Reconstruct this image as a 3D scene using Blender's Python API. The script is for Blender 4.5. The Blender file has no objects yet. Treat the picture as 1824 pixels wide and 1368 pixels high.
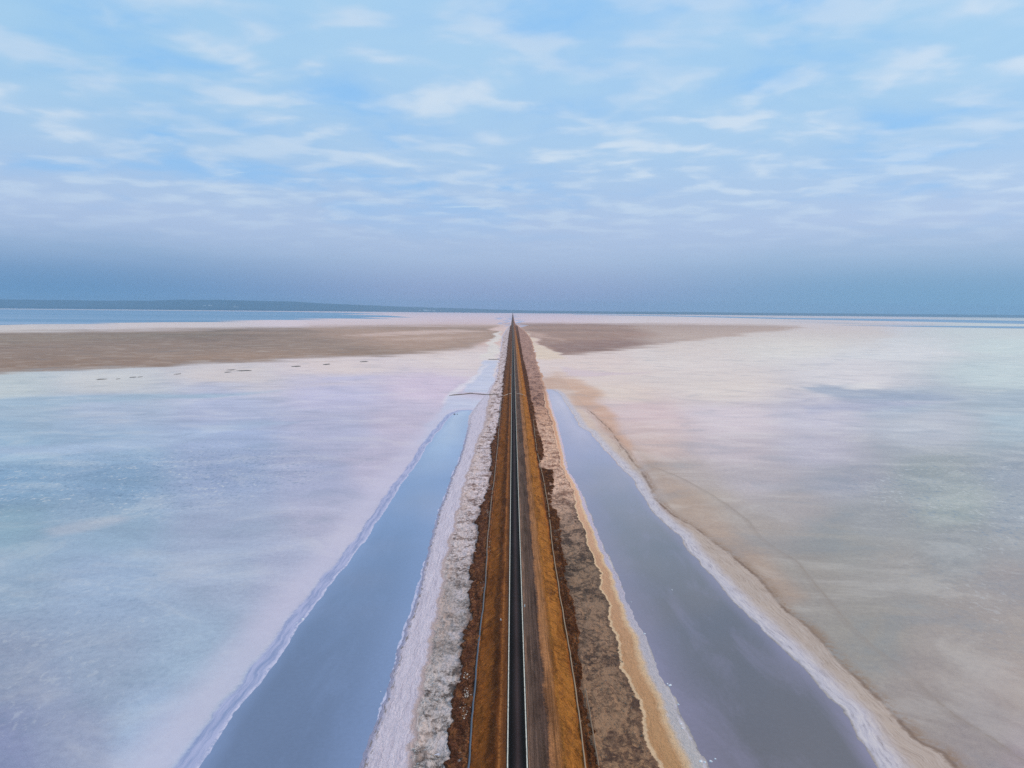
import bpy, bmesh, math, random
import numpy as np
from mathutils import Matrix, Vector

random.seed(7)
rng = np.random.default_rng(7)
scene = bpy.context.scene
COL = scene.collection

# ------------------------------------------------------------------ camera
H = 140.0                                   # height of the viewpoint over the salt
FPX = 1265.0                                # focal length for an 1824 px wide frame
TH = math.atan((684 - 554.5) / FPX)         # downward tilt
PHI = 0.0092                                # slight roll
r0 = np.array([1.0, 0, 0]); f0 = np.array([0, math.cos(TH), -math.sin(TH)])
u0 = np.array([0, math.sin(TH), math.cos(TH)])
cr = math.cos(PHI) * r0 + math.sin(PHI) * u0
cu = -math.sin(PHI) * r0 + math.cos(PHI) * u0
cam_data = bpy.data.cameras.new('camera')
cam = bpy.data.objects.new('camera', cam_data); COL.objects.link(cam)
m = Matrix.Identity(4)
for k in range(3):
    m[k][0] = cr[k]; m[k][1] = cu[k]; m[k][2] = -f0[k]
m[2][3] = H
cam.matrix_world = m
cam_data.sensor_width = 36.0
cam_data.lens = FPX / 1824 * 36.0
cam_data.clip_start = 1.0
cam_data.clip_end = 1e6
scene.camera = cam

# ------------------------------------------------------------------ view
scene.view_settings.view_transform = 'Standard'
scene.view_settings.look = 'None'
scene.view_settings.exposure = 0.0
scene.view_settings.gamma = 1.0
scene.cycles.volume_bounces = 1
scene.cycles.max_bounces = 6
scene.cycles.use_denoising = False
scene.cycles.sample_clamp_direct = 2.5
scene.cycles.sample_clamp_indirect = 1.0

# ------------------------------------------------------------------ node helper
def lin1(c):
    c /= 255.0
    return c / 12.92 if c <= 0.04045 else ((c + 0.055) / 1.055) ** 2.4
def lin(r, g, b): return (lin1(r), lin1(g), lin1(b))
LIT = (0.78, 0.905, 1.03)                    # light reaching level ground under this sky
def alb(c):
    l = lin(*c)
    return tuple(min(0.90, max(0.004, l[k] / LIT[k])) for k in range(3))

class NT:
    def __init__(s, tree): s.t = tree
    def new(s, typ, **props):
        n = s.t.nodes.new(typ)
        for k, v in props.items(): setattr(n, k, v)
        return n
    def put(s, sock, v):
        if v is None: return
        if isinstance(v, bpy.types.NodeSocket): s.t.links.new(v, sock)
        elif sock.type == 'RGBA' and len(v) == 3: sock.default_value = (*v, 1)
        else: sock.default_value = v
    def math(s, op, a, b=None, c=None, clamp=False):
        n = s.new('ShaderNodeMath', operation=op, use_clamp=clamp)
        for i, v in enumerate((a, b, c)):
            if v is not None: s.put(n.inputs[i], v)
        return n.outputs[0]
    def add(s, a, b): return s.math('ADD', a, b)
    def sub(s, a, b): return s.math('SUBTRACT', a, b)
    def mul(s, a, b): return s.math('MULTIPLY', a, b)
    def step(s, v, a, b, lo=0.0, hi=1.0):
        n = s.new('ShaderNodeMapRange', interpolation_type='SMOOTHSTEP', clamp=True)
        for k, x in (('Value', v), ('From Min', a), ('From Max', b), ('To Min', lo), ('To Max', hi)):
            s.put(n.inputs[k], x)
        return n.outputs[0]
    def band(s, v, a, b, c, d): return s.mul(s.step(v, a, b), s.step(v, c, d, 1.0, 0.0))
    def mix(s, f, a, b, mode='MIX'):
        n = s.new('ShaderNodeMix', data_type='RGBA', blend_type=mode, clamp_factor=True)
        s.put(n.inputs[0], f); s.put(n.inputs[6], a); s.put(n.inputs[7], b)
        return n.outputs[2]
    def ramp(s, f, stops, interp='LINEAR'):
        n = s.new('ShaderNodeValToRGB'); cr_ = n.color_ramp; cr_.interpolation = interp
        while len(cr_.elements) < len(stops): cr_.elements.new(0.5)
        for e, (p, c) in zip(cr_.elements, stops):
            e.position = p; e.color = (*c, 1)
        s.put(n.inputs[0], f)
        return n.outputs[0]
    def pos(s): return s.new('ShaderNodeNewGeometry').outputs['Position']
    def attr(s, name, out='Fac'): return s.new('ShaderNodeAttribute', attribute_name=name).outputs[out]
    def xyz(s, v):
        n = s.new('ShaderNodeSeparateXYZ'); s.put(n.inputs[0], v); return n.outputs
    def vec(s, x, y, z=0.0):
        n = s.new('ShaderNodeCombineXYZ')
        for i, v in enumerate((x, y, z)): s.put(n.inputs[i], v)
        return n.outputs[0]
    def mapv(s, v, scale, rot=(0, 0, 0), loc=(0, 0, 0)):
        n = s.new('ShaderNodeMapping'); s.put(n.inputs[0], v)
        n.inputs['Scale'].default_value = scale; n.inputs['Rotation'].default_value = rot
        n.inputs['Location'].default_value = loc
        return n.outputs[0]
    def noise(s, v, scale, detail=4, rough=0.55, dist=0.0, out=0):
        n = s.new('ShaderNodeTexNoise'); s.put(n.inputs['Vector'], v)
        for k, x in (('Scale', scale), ('Detail', detail), ('Roughness', rough), ('Distortion', dist)):
            s.put(n.inputs[k], x)
        return n.outputs[out]
    def voro(s, v, scale, feature='F1', rnd=1.0):
        n = s.new('ShaderNodeTexVoronoi', feature=feature); s.put(n.inputs['Vector'], v)
        s.put(n.inputs['Scale'], scale); s.put(n.inputs['Randomness'], rnd)
        return n.outputs['Distance']
    def bump(s, h, strength, dist=0.3):
        n = s.new('ShaderNodeBump'); s.put(n.inputs['Height'], h)
        s.put(n.inputs['Strength'], strength); s.put(n.inputs['Distance'], dist)
        return n.outputs[0]

def material(name):
    mt = bpy.data.materials.new(name); mt.use_nodes = True
    b = mt.node_tree.nodes['Principled BSDF']
    return mt, NT(mt.node_tree), b

# ------------------------------------------------------------------ sky and sun
SUN_EL, SUN_AZ = 32.0, 68.0                 # azimuth clockwise from +Y (the road), so from the right
world = bpy.data.worlds.new('World'); scene.world = world; world.use_nodes = True
w = NT(world.node_tree)
bg = world.node_tree.nodes['Background']
sky = w.new('ShaderNodeTexSky', sky_type='NISHITA', sun_disc=False)
sky.sun_elevation = math.radians(SUN_EL); sky.sun_rotation = math.radians(SUN_AZ)
sky.air_density = 1.0; sky.dust_density = 2.0; sky.ozone_density = 2.0
SKY = 0.1
d = w.new('ShaderNodeTexCoord').outputs['Generated']
dx, dy, dz = w.xyz(d)
el = w.math('MAXIMUM', dz, 0.0)
def S(r, g, b): return tuple(v / SKY for v in lin(r, g, b))
veil = w.ramp(el, [(0.0, lin(136, 154, 198)), (0.03, lin(150, 169, 210)), (0.07, lin(170, 192, 225)),
                   (0.12, lin(180, 201, 234)), (0.20, lin(166, 202, 241)), (0.39, lin(156, 203, 246)), (0.62, lin(196, 212, 230)), (1.0, lin(232, 224, 218))])
side_l = w.step(dx, -0.08, -0.55); side_r = w.step(dx, 0.05, 0.5)
low = w.step(el, 0.0, 0.125, 1.0, 0.0)
veil = w.mix(w.mul(w.mul(side_l, low), 0.92), veil, lin(92, 146, 192))
veil = w.mix(w.mul(w.mul(side_r, low), 0.92), veil, lin(104, 163, 202))
veil = w.mix(w.mul(w.mul(w.math('MAXIMUM', side_l, side_r), w.step(el, 0.1, 0.3)), 0.35), veil, lin(146, 203, 236))
# thin altocumulus sheet on a level plane high above
iz = w.math('DIVIDE', 1.0, w.add(el, 0.10))
plane = w.vec(w.mul(dx, iz), w.mul(dy, iz))
warp = w.noise(plane, 1.3, 4, out=1)
pw = w.new('ShaderNodeVectorMath', operation='MULTIPLY_ADD')
w.put(pw.inputs[0], warp); pw.inputs[1].default_value = (0.32, 0.32, 0); w.put(pw.inputs[2], plane)
pw = pw.outputs[0]
big = w.noise(w.mapv(pw, (0.75, 0.65, 1), (0, 0, 0.6), (4.3, 1.2, 0)), 1.0, 4, 0.5)
cells = w.noise(w.mapv(pw, (1.9, 2.0, 1), (0, 0, 0.5), (5, 3, 0)), 1.0, 5, 0.55)
tufts = w.noise(w.mapv(pw, (3.8, 4.6, 1), (0, 0, 0.4), (11, 7, 0)), 1.0, 3, 0.45)
cover = w.add(w.mul(big, 0.55), w.mul(cells, 0.45))
cl = w.step(cover, 0.33, 0.60)
fadelow = w.step(el, 0.035, 0.14)
gap = w.mul(w.step(cover, 0.50, 0.38), w.step(el, 0.06, 0.22))
veil = w.mix(w.mul(gap, 0.7), veil, lin(136, 196, 250))
cloudc = w.mix(w.step(el, 0.06, 0.3), lin(180, 200, 234), lin(180, 217, 244))
veil = w.mix(w.mul(w.mul(cl, fadelow), 0.7), veil, cloudc)
tf = w.mul(w.mul(w.step(tufts, 0.42, 0.66), w.step(cells, 0.32, 0.52)), w.band(el, 0.06, 0.16, 0.34, 0.6))
veil = w.mix(w.mul(tf, 0.62), veil, lin(206, 225, 245))
bright = w.mul(w.mul(w.step(tufts, 0.50, 0.70), w.step(big, 0.44, 0.54)), w.band(el, 0.12, 0.19, 0.30, 0.40))
veil = w.mix(w.mul(bright, 0.5), veil, lin(224, 236, 247))
wisp = w.noise(w.mapv(pw, (1.3, 8.5, 1), (0, 0, 0.32), (1, 14, 0)), 1.0, 5, 0.6)
wf = w.mul(w.mul(w.step(wisp, 0.61, 0.72), w.step(big, 0.47, 0.38)), w.band(el, 0.10, 0.16, 0.26, 0.36))
veil = w.mix(w.mul(wf, 0.6), veil, lin(216, 236, 247))
veil_up = w.new('ShaderNodeVectorMath', operation='SCALE'); w.put(veil_up.inputs[0], veil); veil_up.inputs['Scale'].default_value = 1 / SKY
skycol = w.mix(0.93, sky.outputs[0], veil_up.outputs[0])
w.put(bg.inputs['Color'], skycol); bg.inputs['Strength'].default_value = SKY

sun_data = bpy.data.lights.new('sun', 'SUN'); sun_data.energy = 1.9; sun_data.angle = math.radians(11)
sun_data.color = (1.0, 0.83, 0.62)
sun = bpy.data.objects.new('sun', sun_data); COL.objects.link(sun)
sd = Vector((math.sin(math.radians(SUN_AZ)) * math.cos(math.radians(SUN_EL)),
             math.cos(math.radians(SUN_AZ)) * math.cos(math.radians(SUN_EL)), math.sin(math.radians(SUN_EL))))
sun.rotation_euler = sd.to_track_quat('Z', 'Y').to_euler()
sun.location = (200, 0, 300)

# ------------------------------------------------------------------ survey helpers
def at(px, py, z=0.0):
    """world point at height z seen at this place of the 1824 x 1368 survey photo"""
    ray = (px - 912) * cr + (684 - py) * cu + FPX * f0
    t = (z - H) / ray[2]
    return ray[0] * t, ray[1] * t
def proj(X, Y, Z=0.0):
    p = [X, Y, Z - H]
    a = sum(p[k] * cr[k] for k in range(3)); b = sum(p[k] * cu[k] for k in range(3)); c = sum(p[k] * f0[k] for k in range(3))
    c = np.maximum(c, 20.0)
    return 912 + FPX * a / c, 684 - FPX * b / c
def curve(pts):
    q = sorted((at(x, y)[1], at(x, y)[0]) for x, y in pts)
    ys = np.array([a for a, _ in q]); xs = np.array([b for _, b in q])
    return lambda Y: np.interp(Y, ys, xs)
def hsh(ix, iy, seed):
    n = (ix.astype(np.int64) * 374761393 + iy.astype(np.int64) * 668265263 + seed * 974634347) & 0xffffffff
    n = ((n ^ (n >> 13)) * 1274126177) & 0xffffffff
    n = (n ^ (n >> 16)) & 0xffff
    return n / 65535.0
def vn(x, y, seed=0):
    x = np.asarray(x, float); y = np.asarray(y, float)
    ix = np.floor(x); iy = np.floor(y); fx = x - ix; fy = y - iy
    fx = fx * fx * (3 - 2 * fx); fy = fy * fy * (3 - 2 * fy)
    a = hsh(ix, iy, seed); b = hsh(ix + 1, iy, seed); c = hsh(ix, iy + 1, seed); e = hsh(ix + 1, iy + 1, seed)
    return (a + (b - a) * fx) * (1 - fy) + (c + (e - c) * fx) * fy
def fbm(x, y, octs=4, seed=0, gain=0.5):
    s = 0; amp = 1; tot = 0
    for k in range(octs):
        s = s + amp * (vn(x * 2 ** k + 17.3 * k, y * 2 ** k + 9.1 * k, seed + k) - 0.5); tot += amp; amp *= gain
    return s / tot * 2
def sst(v, a, b):
    t = np.clip((v - a) / (b - a), 0, 1); return t * t * (3 - 2 * t)
def sdf_poly(X, Y, pts, closed=True):
    """signed distance (negative inside) to a polygon"""
    dist = np.full(X.shape, 1e18); ins = np.zeros(X.shape, bool)
    n = len(pts)
    for i in range(n if closed else n - 1):
        (ax, ay), (bx, by) = pts[i], pts[(i + 1) % n]
        ex, ey = bx - ax, by - ay; L = ex * ex + ey * ey + 1e-12
        t = np.clip(((X - ax) * ex + (Y - ay) * ey) / L, 0, 1)
        dist = np.minimum(dist, (X - ax - t * ex) ** 2 + (Y - ay - t * ey) ** 2)
        if closed:
            c = (ay > Y) != (by > Y)
            with np.errstate(divide='ignore', invalid='ignore'):
                ins ^= c & (X < ex * (Y - ay) / (ey if ey else 1e-12) + ax)
    dist = np.sqrt(dist)
    return np.where(ins, -dist, dist) if closed else dist

def tag(o, label, cat, group=None, kind=None):
    o['label'] = label; o['category'] = cat
    if group: o['group'] = group
    if kind: o['kind'] = kind
    return o
def link(name, me, mat=None, parent=None):
    o = bpy.data.objects.new(name, me); COL.objects.link(o)
    if mat: me.materials.append(mat)
    if parent: o.parent = parent
    return o
def grid_mesh(name, X, Y, Z, attrs=None, colors=None):
    R, C = X.shape
    co = np.stack([X, Y, Z], -1).reshape(-1, 3).astype(np.float32)
    i = np.arange(R * C).reshape(R, C)
    q = np.stack([i[:-1, :-1], i[:-1, 1:], i[1:, 1:], i[1:, :-1]], -1).reshape(-1).astype(np.int32)
    me = bpy.data.meshes.new(name)
    me.vertices.add(R * C); me.vertices.foreach_set('co', co.ravel())
    nf = (R - 1) * (C - 1)
    me.loops.add(nf * 4); me.loops.foreach_set('vertex_index', q)
    me.polygons.add(nf); me.polygons.foreach_set('loop_start', np.arange(nf, dtype=np.int32) * 4)
    me.polygons.foreach_set('use_smooth', np.ones(nf, bool))
    me.update(calc_edges=True)
    for k, v in (attrs or {}).items():
        a = me.attributes.new(k, 'FLOAT', 'POINT'); a.data.foreach_set('value', np.ascontiguousarray(v, np.float32).ravel())
    for k, v in (colors or {}).items():
        a = me.attributes.new(k, 'FLOAT_COLOR', 'POINT')
        rgba = np.concatenate([v, np.ones(v.shape[:-1] + (1,))], -1)
        a.data.foreach_set('color', rgba.astype(np.float32).ravel())
    return me
def rows(y0, y1, first, growth):
    out = [y0]; s = first
    while out[-1] < y1:
        out.append(out[-1] + max(first, growth * out[-1]))
    return np.array(out)

# ------------------------------------------------------------------ surveyed lines (photo places of features on the ground)
E_L = curve([(904, 1368), (907, 1050), (910.2, 800), (911.7, 680), (912.6, 600)])
E_R = curve([(937.8, 1368), (929.4, 1050), (921.6, 800), (917.6, 680), (914.8, 600)])
XC = float(np.mean([(E_L(y) + E_R(y)) / 2 for y in (210, 300, 400, 600)]))
L2 = curve([(807, 1368), (810, 1300), (816, 1250), (814, 1236), (818, 1200), (822, 1150), (836, 1100), (838, 1050), (841, 1000),
            (853, 960), (848, 930), (860, 900), (868, 880), (874, 850), (877, 820), (874, 800), (880, 780), (888, 760), (891, 740), (893, 720), (895, 703),
            (896.5, 680), (898.5, 660), (902, 640), (904, 620), (906, 600), (909, 580), (911, 568)])
L3 = curve([(727, 1368), (747, 1240), (768, 1140), (782, 1080), (789, 1020), (796, 990), (802, 975), (813, 930), (820, 900), (827, 870), (833, 850), (843, 820),
            (848, 800), (863, 760), (868, 740), (872, 703), (877, 690), (883, 680), (887, 660), (889.5, 640), (893, 620), (896, 600), (900, 590), (907, 575)])
L4 = curve([(643, 1368), (669, 1290), (688, 1237), (707, 1172), (723, 1121), (743, 1062), (758, 1000), (780, 915), (791, 890), (799, 866),
            (805, 848), (819, 818), (824, 800), (833, 765), (835, 742), (850, 720), (866, 703), (872, 690), (880, 680), (885, 660), (888, 640), (891, 620), (894, 600), (898, 590), (905, 575)])
LOUT_PX = [(348, 1368), (381, 1323), (411, 1271), (456, 1218), (489, 1172), (529, 1113), (561, 1078), (588, 1040), (623, 1000),
           (660, 945), (700, 884), (738, 830), (765, 788), (785, 762), (798, 746), (808, 737), (820, 732), (834, 731)]
R4 = curve([(1066, 1368), (1038, 1236), (1032, 1166), (1026, 1108), (1013, 1050), (1008, 1030), (1004, 985), (996, 970), (998, 933), (990, 912), (979, 900), (984, 880),
            (987, 846), (985, 838), (962, 834), (958, 828), (967, 819), (968, 800), (962, 775), (956, 760), (951, 728), (945, 710), (941.5, 678), (938, 662),
            (932, 640), (927, 611), (924, 591), (920, 572)])
R5 = curve([(1178, 1368), (1150, 1324), (1138, 1271), (1126.5, 1224), (1112.6, 1189), (1105.6, 1150), (1086, 1100), (1083, 1075), (1072, 1050), (1061, 1007),
            (1053, 988), (1040, 941), (1025, 912), (1020, 876), (1018, 862), (1010, 851), (1001, 830), (995, 800), (986, 770), (980, 738), (971, 725), (968, 701),
            (959, 672), (957, 660), (949.5, 630), (946, 609), (940, 599), (930, 580)])
R6 = curve([(1251, 1368), (1245, 1344), (1215.7, 1296), (1194, 1237), (1172.6, 1199), (1148, 1134), (1119, 1081), (1100, 1029), (1076, 980), (1046, 906),
            (1029, 866), (1010, 836), (1004, 800), (993, 755), (985, 733), (977, 703), (972, 690), (966, 672), (960, 655), (953, 630), (949, 609), (943, 599), (932, 580)])
ROUT_PX = [(1567, 1368), (1545, 1331), (1521, 1293), (1502, 1264), (1470, 1231), (1435, 1196), (1404, 1164), (1355, 1118), (1328.6, 1091), (1288, 1051),
           (1245, 1003), (1206, 951), (1183, 930), (1157, 905), (1147, 889), (1127, 853), (1078, 802), (1050, 769), (1033, 760), (1022, 739), (1009, 720), (1001, 706), (993, 698), (984, 694), (978, 694)]
R8_PX = [(1704, 1368), (1685, 1342), (1637, 1317), (1604, 1282), (1551, 1231), (1499.5, 1183), (1446, 1126), (1400, 1089), (1344, 1025), (1298, 984),
         (1260, 956), (1229, 935), (1195, 916), (1166, 890), (1158, 868), (1144, 843), (1127, 822), (1101, 786), (1088, 766), (1058, 738), (1040, 722)]
R9_PX = [(1850, 1368), (1811, 1344), (1766, 1312), (1709, 1277), (1658, 1237), (1612, 1191), (1561, 1153), (1507, 1102), (1459, 1048), (1424, 1003),
         (1357, 958), (1334, 928), (1293, 897), (1260, 876), (1208, 848), (1160, 830)]
PIPE_L = [(833, 1380), (835, 1368), (840.6, 1296), (845, 1236), (850.4, 1166), (857.4, 1108), (862.7, 1066), (866.5, 1000), (869, 960), (874.4, 900), (881, 850), (886, 800), (890, 750), (893, 715)]
PIPE_R = [(1044, 1380), (1041.7, 1368), (1034, 1290), (1025.4, 1236), (1015, 1166), (1005, 1108), (997, 1060), (987, 1000), (976, 900), (967, 850), (955.5, 800), (950, 750)]
PIPE_R2 = [(1068, 1380), (1066, 1368), (1056, 1305), (1049, 1262), (1043, 1235)]

def ground_pts(px): return [at(x, y) for x, y in px]
def extend(pts):
    """carry the nearest end of a shoreline on under the viewpoint"""
    (x0, y0), (x1, y1) = pts[0], pts[1]
    k = 120.0 / (y1 - y0)
    return [(x0 - (x1 - x0) * k * 0.35, y0 - 150.0)] + pts
lout = extend(ground_pts(LOUT_PX)); rout = extend(ground_pts(ROUT_PX))
LTOP = lout[-1][1]; RTOP = rout[-1][1]
def chain(fn, y0, y1, n): return [(float(fn(y)), y) for y in np.geomspace(y0, y1, n)]
pondL = lout + chain(L4, LTOP - 5, 60, 40)
pondR = rout + chain(R6, RTOP - 5, 60, 40)
r8 = extend(ground_pts(R8_PX)); r9 = extend(ground_pts(R9_PX))

# ------------------------------------------------------------------ ground sheet
def build_ground():
    cen = np.arange(-46, 50, 1.0)
    o = [50.0]
    while o[-1] < 90000: o.append(o[-1] * 1.018)
    left = [-46.0]
    while left[-1] > -90000: left.append(left[-1] * 1.018)
    cx = np.array(left[:0:-1] + list(cen) + o)
    ry = np.concatenate([np.arange(-400, 140, 20.0), rows(140, 92000, 1.0, 0.0068)])
    X, Y = np.meshgrid(cx, ry)
    PX, PY = proj(X, np.maximum(Y, 150.0) )
    # low tint field: salt crust plus some lens vignetting painted in, from survey samples
    pts = np.array([
        (0,600,205,197,197),(300,585,208,198,202),(600,572,216,201,211),(850,565,212,194,208),
        (0,690,190,200,206),(200,680,200,202,207),(400,670,208,200,203),(600,655,216,203,205),(800,640,220,206,208),
        (0,740,165,185,206),(200,730,172,186,211),(400,720,178,186,215),(600,700,190,189,218),(780,690,205,192,214),
        (0,800,150,178,205),(200,800,152,177,206),(400,790,162,177,210),(600,770,176,179,207),(720,760,190,183,206),
        (0,870,130,163,196),(200,860,132,162,195),(400,850,150,166,200),(560,850,166,172,202),(680,830,186,182,207),
        (0,950,140,170,192),(200,960,150,175,201),(400,950,162,175,203),(600,930,178,180,206),
        (0,1050,150,172,197),(200,1050,155,176,205),(400,1030,162,176,202),(520,1050,172,179,206),
        (0,1200,145,158,184),(200,1200,150,166,192),(350,1180,156,176,202),
        (0,1360,136,146,182),(150,1360,148,159,188),(280,1340,157,178,208),
        (940,565,212,194,208),(1200,572,220,205,212),(1500,575,206,198,208),(1800,590,197,206,211),
        (1050,645,222,202,200),(1200,640,222,209,209),(1400,620,222,216,216),(1600,630,211,213,220),(1824,620,197,211,216),
        (1100,700,225,203,197),(1300,690,220,208,206),(1500,670,212,209,216),(1800,670,191,206,213),
        (1150,740,207,187,192),(1300,740,206,196,206),(1450,730,191,189,206),(1600,720,167,181,201),(1824,720,162,179,196),
        (1150,790,200,180,178),(1300,790,193,184,194),(1450,790,186,184,201),(1650,770,181,187,201),(1824,770,167,186,201),
        (1200,850,181,168,168),(1350,850,179,173,187),(1500,840,153,160,182),(1650,840,143,162,172),(1824,840,142,162,186),
        (1250,900,175,161,152),(1400,900,166,161,167),(1550,920,147,156,167),(1700,900,150,170,174),(1824,920,147,166,186),
        (1350,960,165,155,151),(1500,980,150,154,156),(1700,980,142,153,163),(1824,980,150,160,171),
        (1450,1050,155,150,146),(1600,1050,155,154,154),(1800,1050,156,151,156),
        (1550,1150,151,149,145),(1700,1150,160,152,150),(1824,1150,165,155,151),
        (1650,1250,155,145,144),(1824,1250,165,150,146),(1750,1340,150,140,144),(1824,1360,155,140,152),
        (880,600,215,188,184),(960,600,215,188,180)], float)
    lowr = (pts[:, 0] > 1100) & (pts[:, 1] > 820)
    pts[lowr, 2:] = pts[lowr, 2:] * 0.62 + 0.38 * (pts[lowr, 2:].mean(1, keepdims=True) + np.array([[3.0, -1.0, 0.0]]))
    g = np.array([alb(c[2:]) for c in pts])
    # patchy outlines: the crust areas drift and tear along the shore direction
    wx = 26 * fbm(X / 260, Y / 420, 4, 3) + 10 * fbm(X / 60, Y / 110, 3, 8)
    damp = np.clip((PY - 552) / 220.0, 0.03, 1.0)
    wy = (34 * fbm(X / 330, Y / 300, 4, 5) + 8 * fbm(X / 70, Y / 60, 3, 12)) * damp
    QX, QY = PX + wx, PY + wy
    acc = np.zeros(X.shape + (3,)); tot = np.zeros(X.shape)
    for (px, py, *_), c in zip(pts, g):
        sy = 0.16 * (py - 540) + 5
        sx = 95.0
        wgt = 1.0 / (0.12 + (((QX - px) / sx) ** 2 + ((QY - py) / sy) ** 2)) ** 2
        acc += wgt[..., None] * c; tot += wgt
    tint = acc / tot[..., None]
    # marked areas
    def area(poly, colr, soft, amt=1.0, rag=1.0):
        nonlocal tint
        xs = [p[0] for p in poly]; ys = [p[1] for p in poly]
        s = (PX > min(xs) - 120) & (PX < max(xs) + 120) & (PY > min(ys) - 40) & (PY < max(ys) + 40) & (Y > 100)
        if not s.any(): return
        k = rag * np.clip((PY[s] - 552) / 160.0, 0.04, 1.0)
        rx = PX[s] + 22 * k * fbm(X[s] / 90, Y[s] / 160, 4, 21) + 30 * rag * fbm(X[s] / 900, Y[s] / 900, 3, 22) * (PY[s] < 640)
        ry_ = PY[s] + 11 * k * fbm(X[s] / 120, Y[s] / 90, 4, 25) + 3.2 * rag * fbm(X[s] / 700, Y[s] / 260, 4, 26) * (PY[s] < 680)
        dd = sdf_poly(rx, ry_, poly)
        mk = (amt * sst(-dd, -soft, soft))[..., None]
        t = tint[s]; tint[s] = t * (1 - mk) + np.array(alb(colr)) * mk
    area([(-400,594),(0,592),(250,588),(500,583),(700,580.5),(885,580),(893,592),(888,602),(866,611),(836,620),(780,627),(669,636),(450,644),(250,655),(0,664),(-400,680)], (141,120,107), 5)
    area([(560,584),(890,581),(893,600),(866,611),(780,624),(700,620)], (184,152,134), 22, 0.7)
    area([(-400,600),(0,598),(420,590),(380,600),(0,612),(-400,620)], (134,121,108), 6, 0.6)
    area([(0,640),(500,626),(700,620),(640,634),(450,642),(250,652),(0,660)], (140,115,98), 6, 0.6)
    area([(620,597),(700,591),(830,586.5),(880,590),(800,594),(660,598)], (205,180,172), 2, 0.8)
    area([(690,606),(800,600),(860,600),(800,606)], (198,172,160), 3, 0.6)
    area([(904,577),(935,575.5),(1100,577),(1330,578.6),(1420,581.5),(1390,588),(1330,595),(1280,603),(1220,610),(1155,618),(1087,625),(1000,632),(985,624),(968,607),(952,598),(940,590),(931,580)], (156,126,113), 4)
    area([(930,576),(1100,577.5),(1380,579.5),(1380,583),(1100,581),(940,580)], (146,118,110), 2.5, 0.6)
    area([(985,612),(1100,606),(1240,606),(1160,617),(1087,625),(1000,631)], (132,104,97), 6, 0.8)
    area([(1150,584),(1560,578),(1560,600),(1420,603),(1330,611),(1180,618)], (204,188,181), 45, 0.75)
    area([(940,585),(962,592),(1010,606),(985,604),(955,598)], (200,170,158), 4, 0.7)
    area([(962,672),(990,663),(1025,670),(1055,692),(1085,720),(1100,748),(1128,788),(1120,812),(1095,775),(1060,738),(1030,715),(1010,700),(985,695),(978,705),(967,702)], (196,157,132), 9, 0.75)
    area([(1022,712),(1060,745),(1090,775),(1140,835),(1120,850),(1080,800),(1050,768),(1020,735),(1005,705)], (208,188,178), 5, 0.9)
    area([(1130,800),(1230,870),(1330,960),(1440,1060),(1400,1080),(1290,975),(1190,905),(1150,850)], (172,152,140), 18, 0.75)
    area([(1424,687),(1470,683),(1560,692),(1660,701),(1720,707),(1640,713),(1560,714),(1500,708),(1440,696)], (152,166,190), 4, 0.8)
    area([(1424,722),(1520,712),(1700,716),(1560,730),(1440,738)], (172,176,202), 7, 0.7)
    area([(1500,690),(1560,682),(1580,684),(1530,694)], (224,216,220), 3, 0.7)
    area([(866,642),(889,642),(884,668),(872,700),(826,700),(845,672)], (192,199,224), 3, 0.9)
    area([(788,716),(800,700),(840,676),(866,648),(872,648),(846,680),(812,706)], (226,215,228), 3, 0.8)
    area([(796,708),(862,708),(850,738),(836,742),(812,736),(775,785),(755,790),(780,745)], (186,194,220), 6, 0.85)
    area([(75,945),(130,932),(215,922),(228,930),(150,950),(95,958)], (174,184,202), 6, 0.7)
    area([(-100,716),(150,709),(330,700),(500,694),(330,711),(0,724)], (158,181,204), 4, 0.8)
    area([(-100,800),(160,788),(330,768),(460,752),(520,752),(380,776),(200,800),(-60,815)], (170,188,216), 5, 0.6)
    area([(862,640),(878,610),(893,588),(899,592),(893,615),(889,640)], (228,212,210), 3, 0.9)
    area([(926,585),(941,590),(960,606),(984,622),(1005,640),(962,640),(954,622),(944,606),(932,596)], (228,200,184), 3, 0.9)
    area([(896,562),(909,562),(905.5,578),(899,582)], (160,172,210), 1.5, 0.9)
    area([(919,563),(931,568),(931,584),(923,583)], (162,174,210), 1.5, 0.9)
    area([(1400,572),(1824,583),(1900,585),(1900,588),(1824,586),(1500,577)], (150,165,190), 1.5, 0.6)
    area([(1000,654),(1060,660),(1160,664),(1060,670),(1010,664)], (205,188,200), 3, 0.7)
    # wet and dry mottling of the mudflats
    lum = tint.mean(-1); mudm = sst(-lum, -0.36, -0.24) * (PY < 680)
    mot = 0.9 * fbm(X / 500, Y / 900, 5, 51, 0.6) + 0.8 * fbm(X / 1800, Y / 420, 4, 55, 0.6)
    tint *= (1 + 0.34 * mot * mudm)[..., None]
    # streaks of thinner crust
    stx = fbm(X / 150, Y / 26, 4, 31) * 0.5 + fbm(X / 420, Y / 110, 4, 35) * 0.6
    tint *= (1 + 0.13 * stx * sst(PY, 600, 760))[..., None] * np.array([1.0, 1.0, 1.0])
    fl = np.zeros(X.shape)
    for poly, soft, amt in (([(-60,830),(200,800),(420,790),(560,810),(560,850),(420,900),(250,930),(-60,930)], 45, 1.0),
                            ([(1490,850),(1560,812),(1660,796),(1900,800),(1900,1000),(1740,990),(1600,930)], 40, 0.7),
                            ([(-60,1040),(300,1020),(330,1200),(150,1320),(-60,1368)], 60, 0.35),
                            ([(1560,1000),(1900,1000),(1900,1260),(1700,1150)], 60, 0.3)):
        dd = sdf_poly(QX, QY, poly); fl = np.maximum(fl, amt * sst(-dd, -soft, soft))
    # distances to the shores
    far = np.full(X.shape, 999.0)
    near = (Y > -450) & (Y < 1700) & (np.abs(X) < 700)
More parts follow.
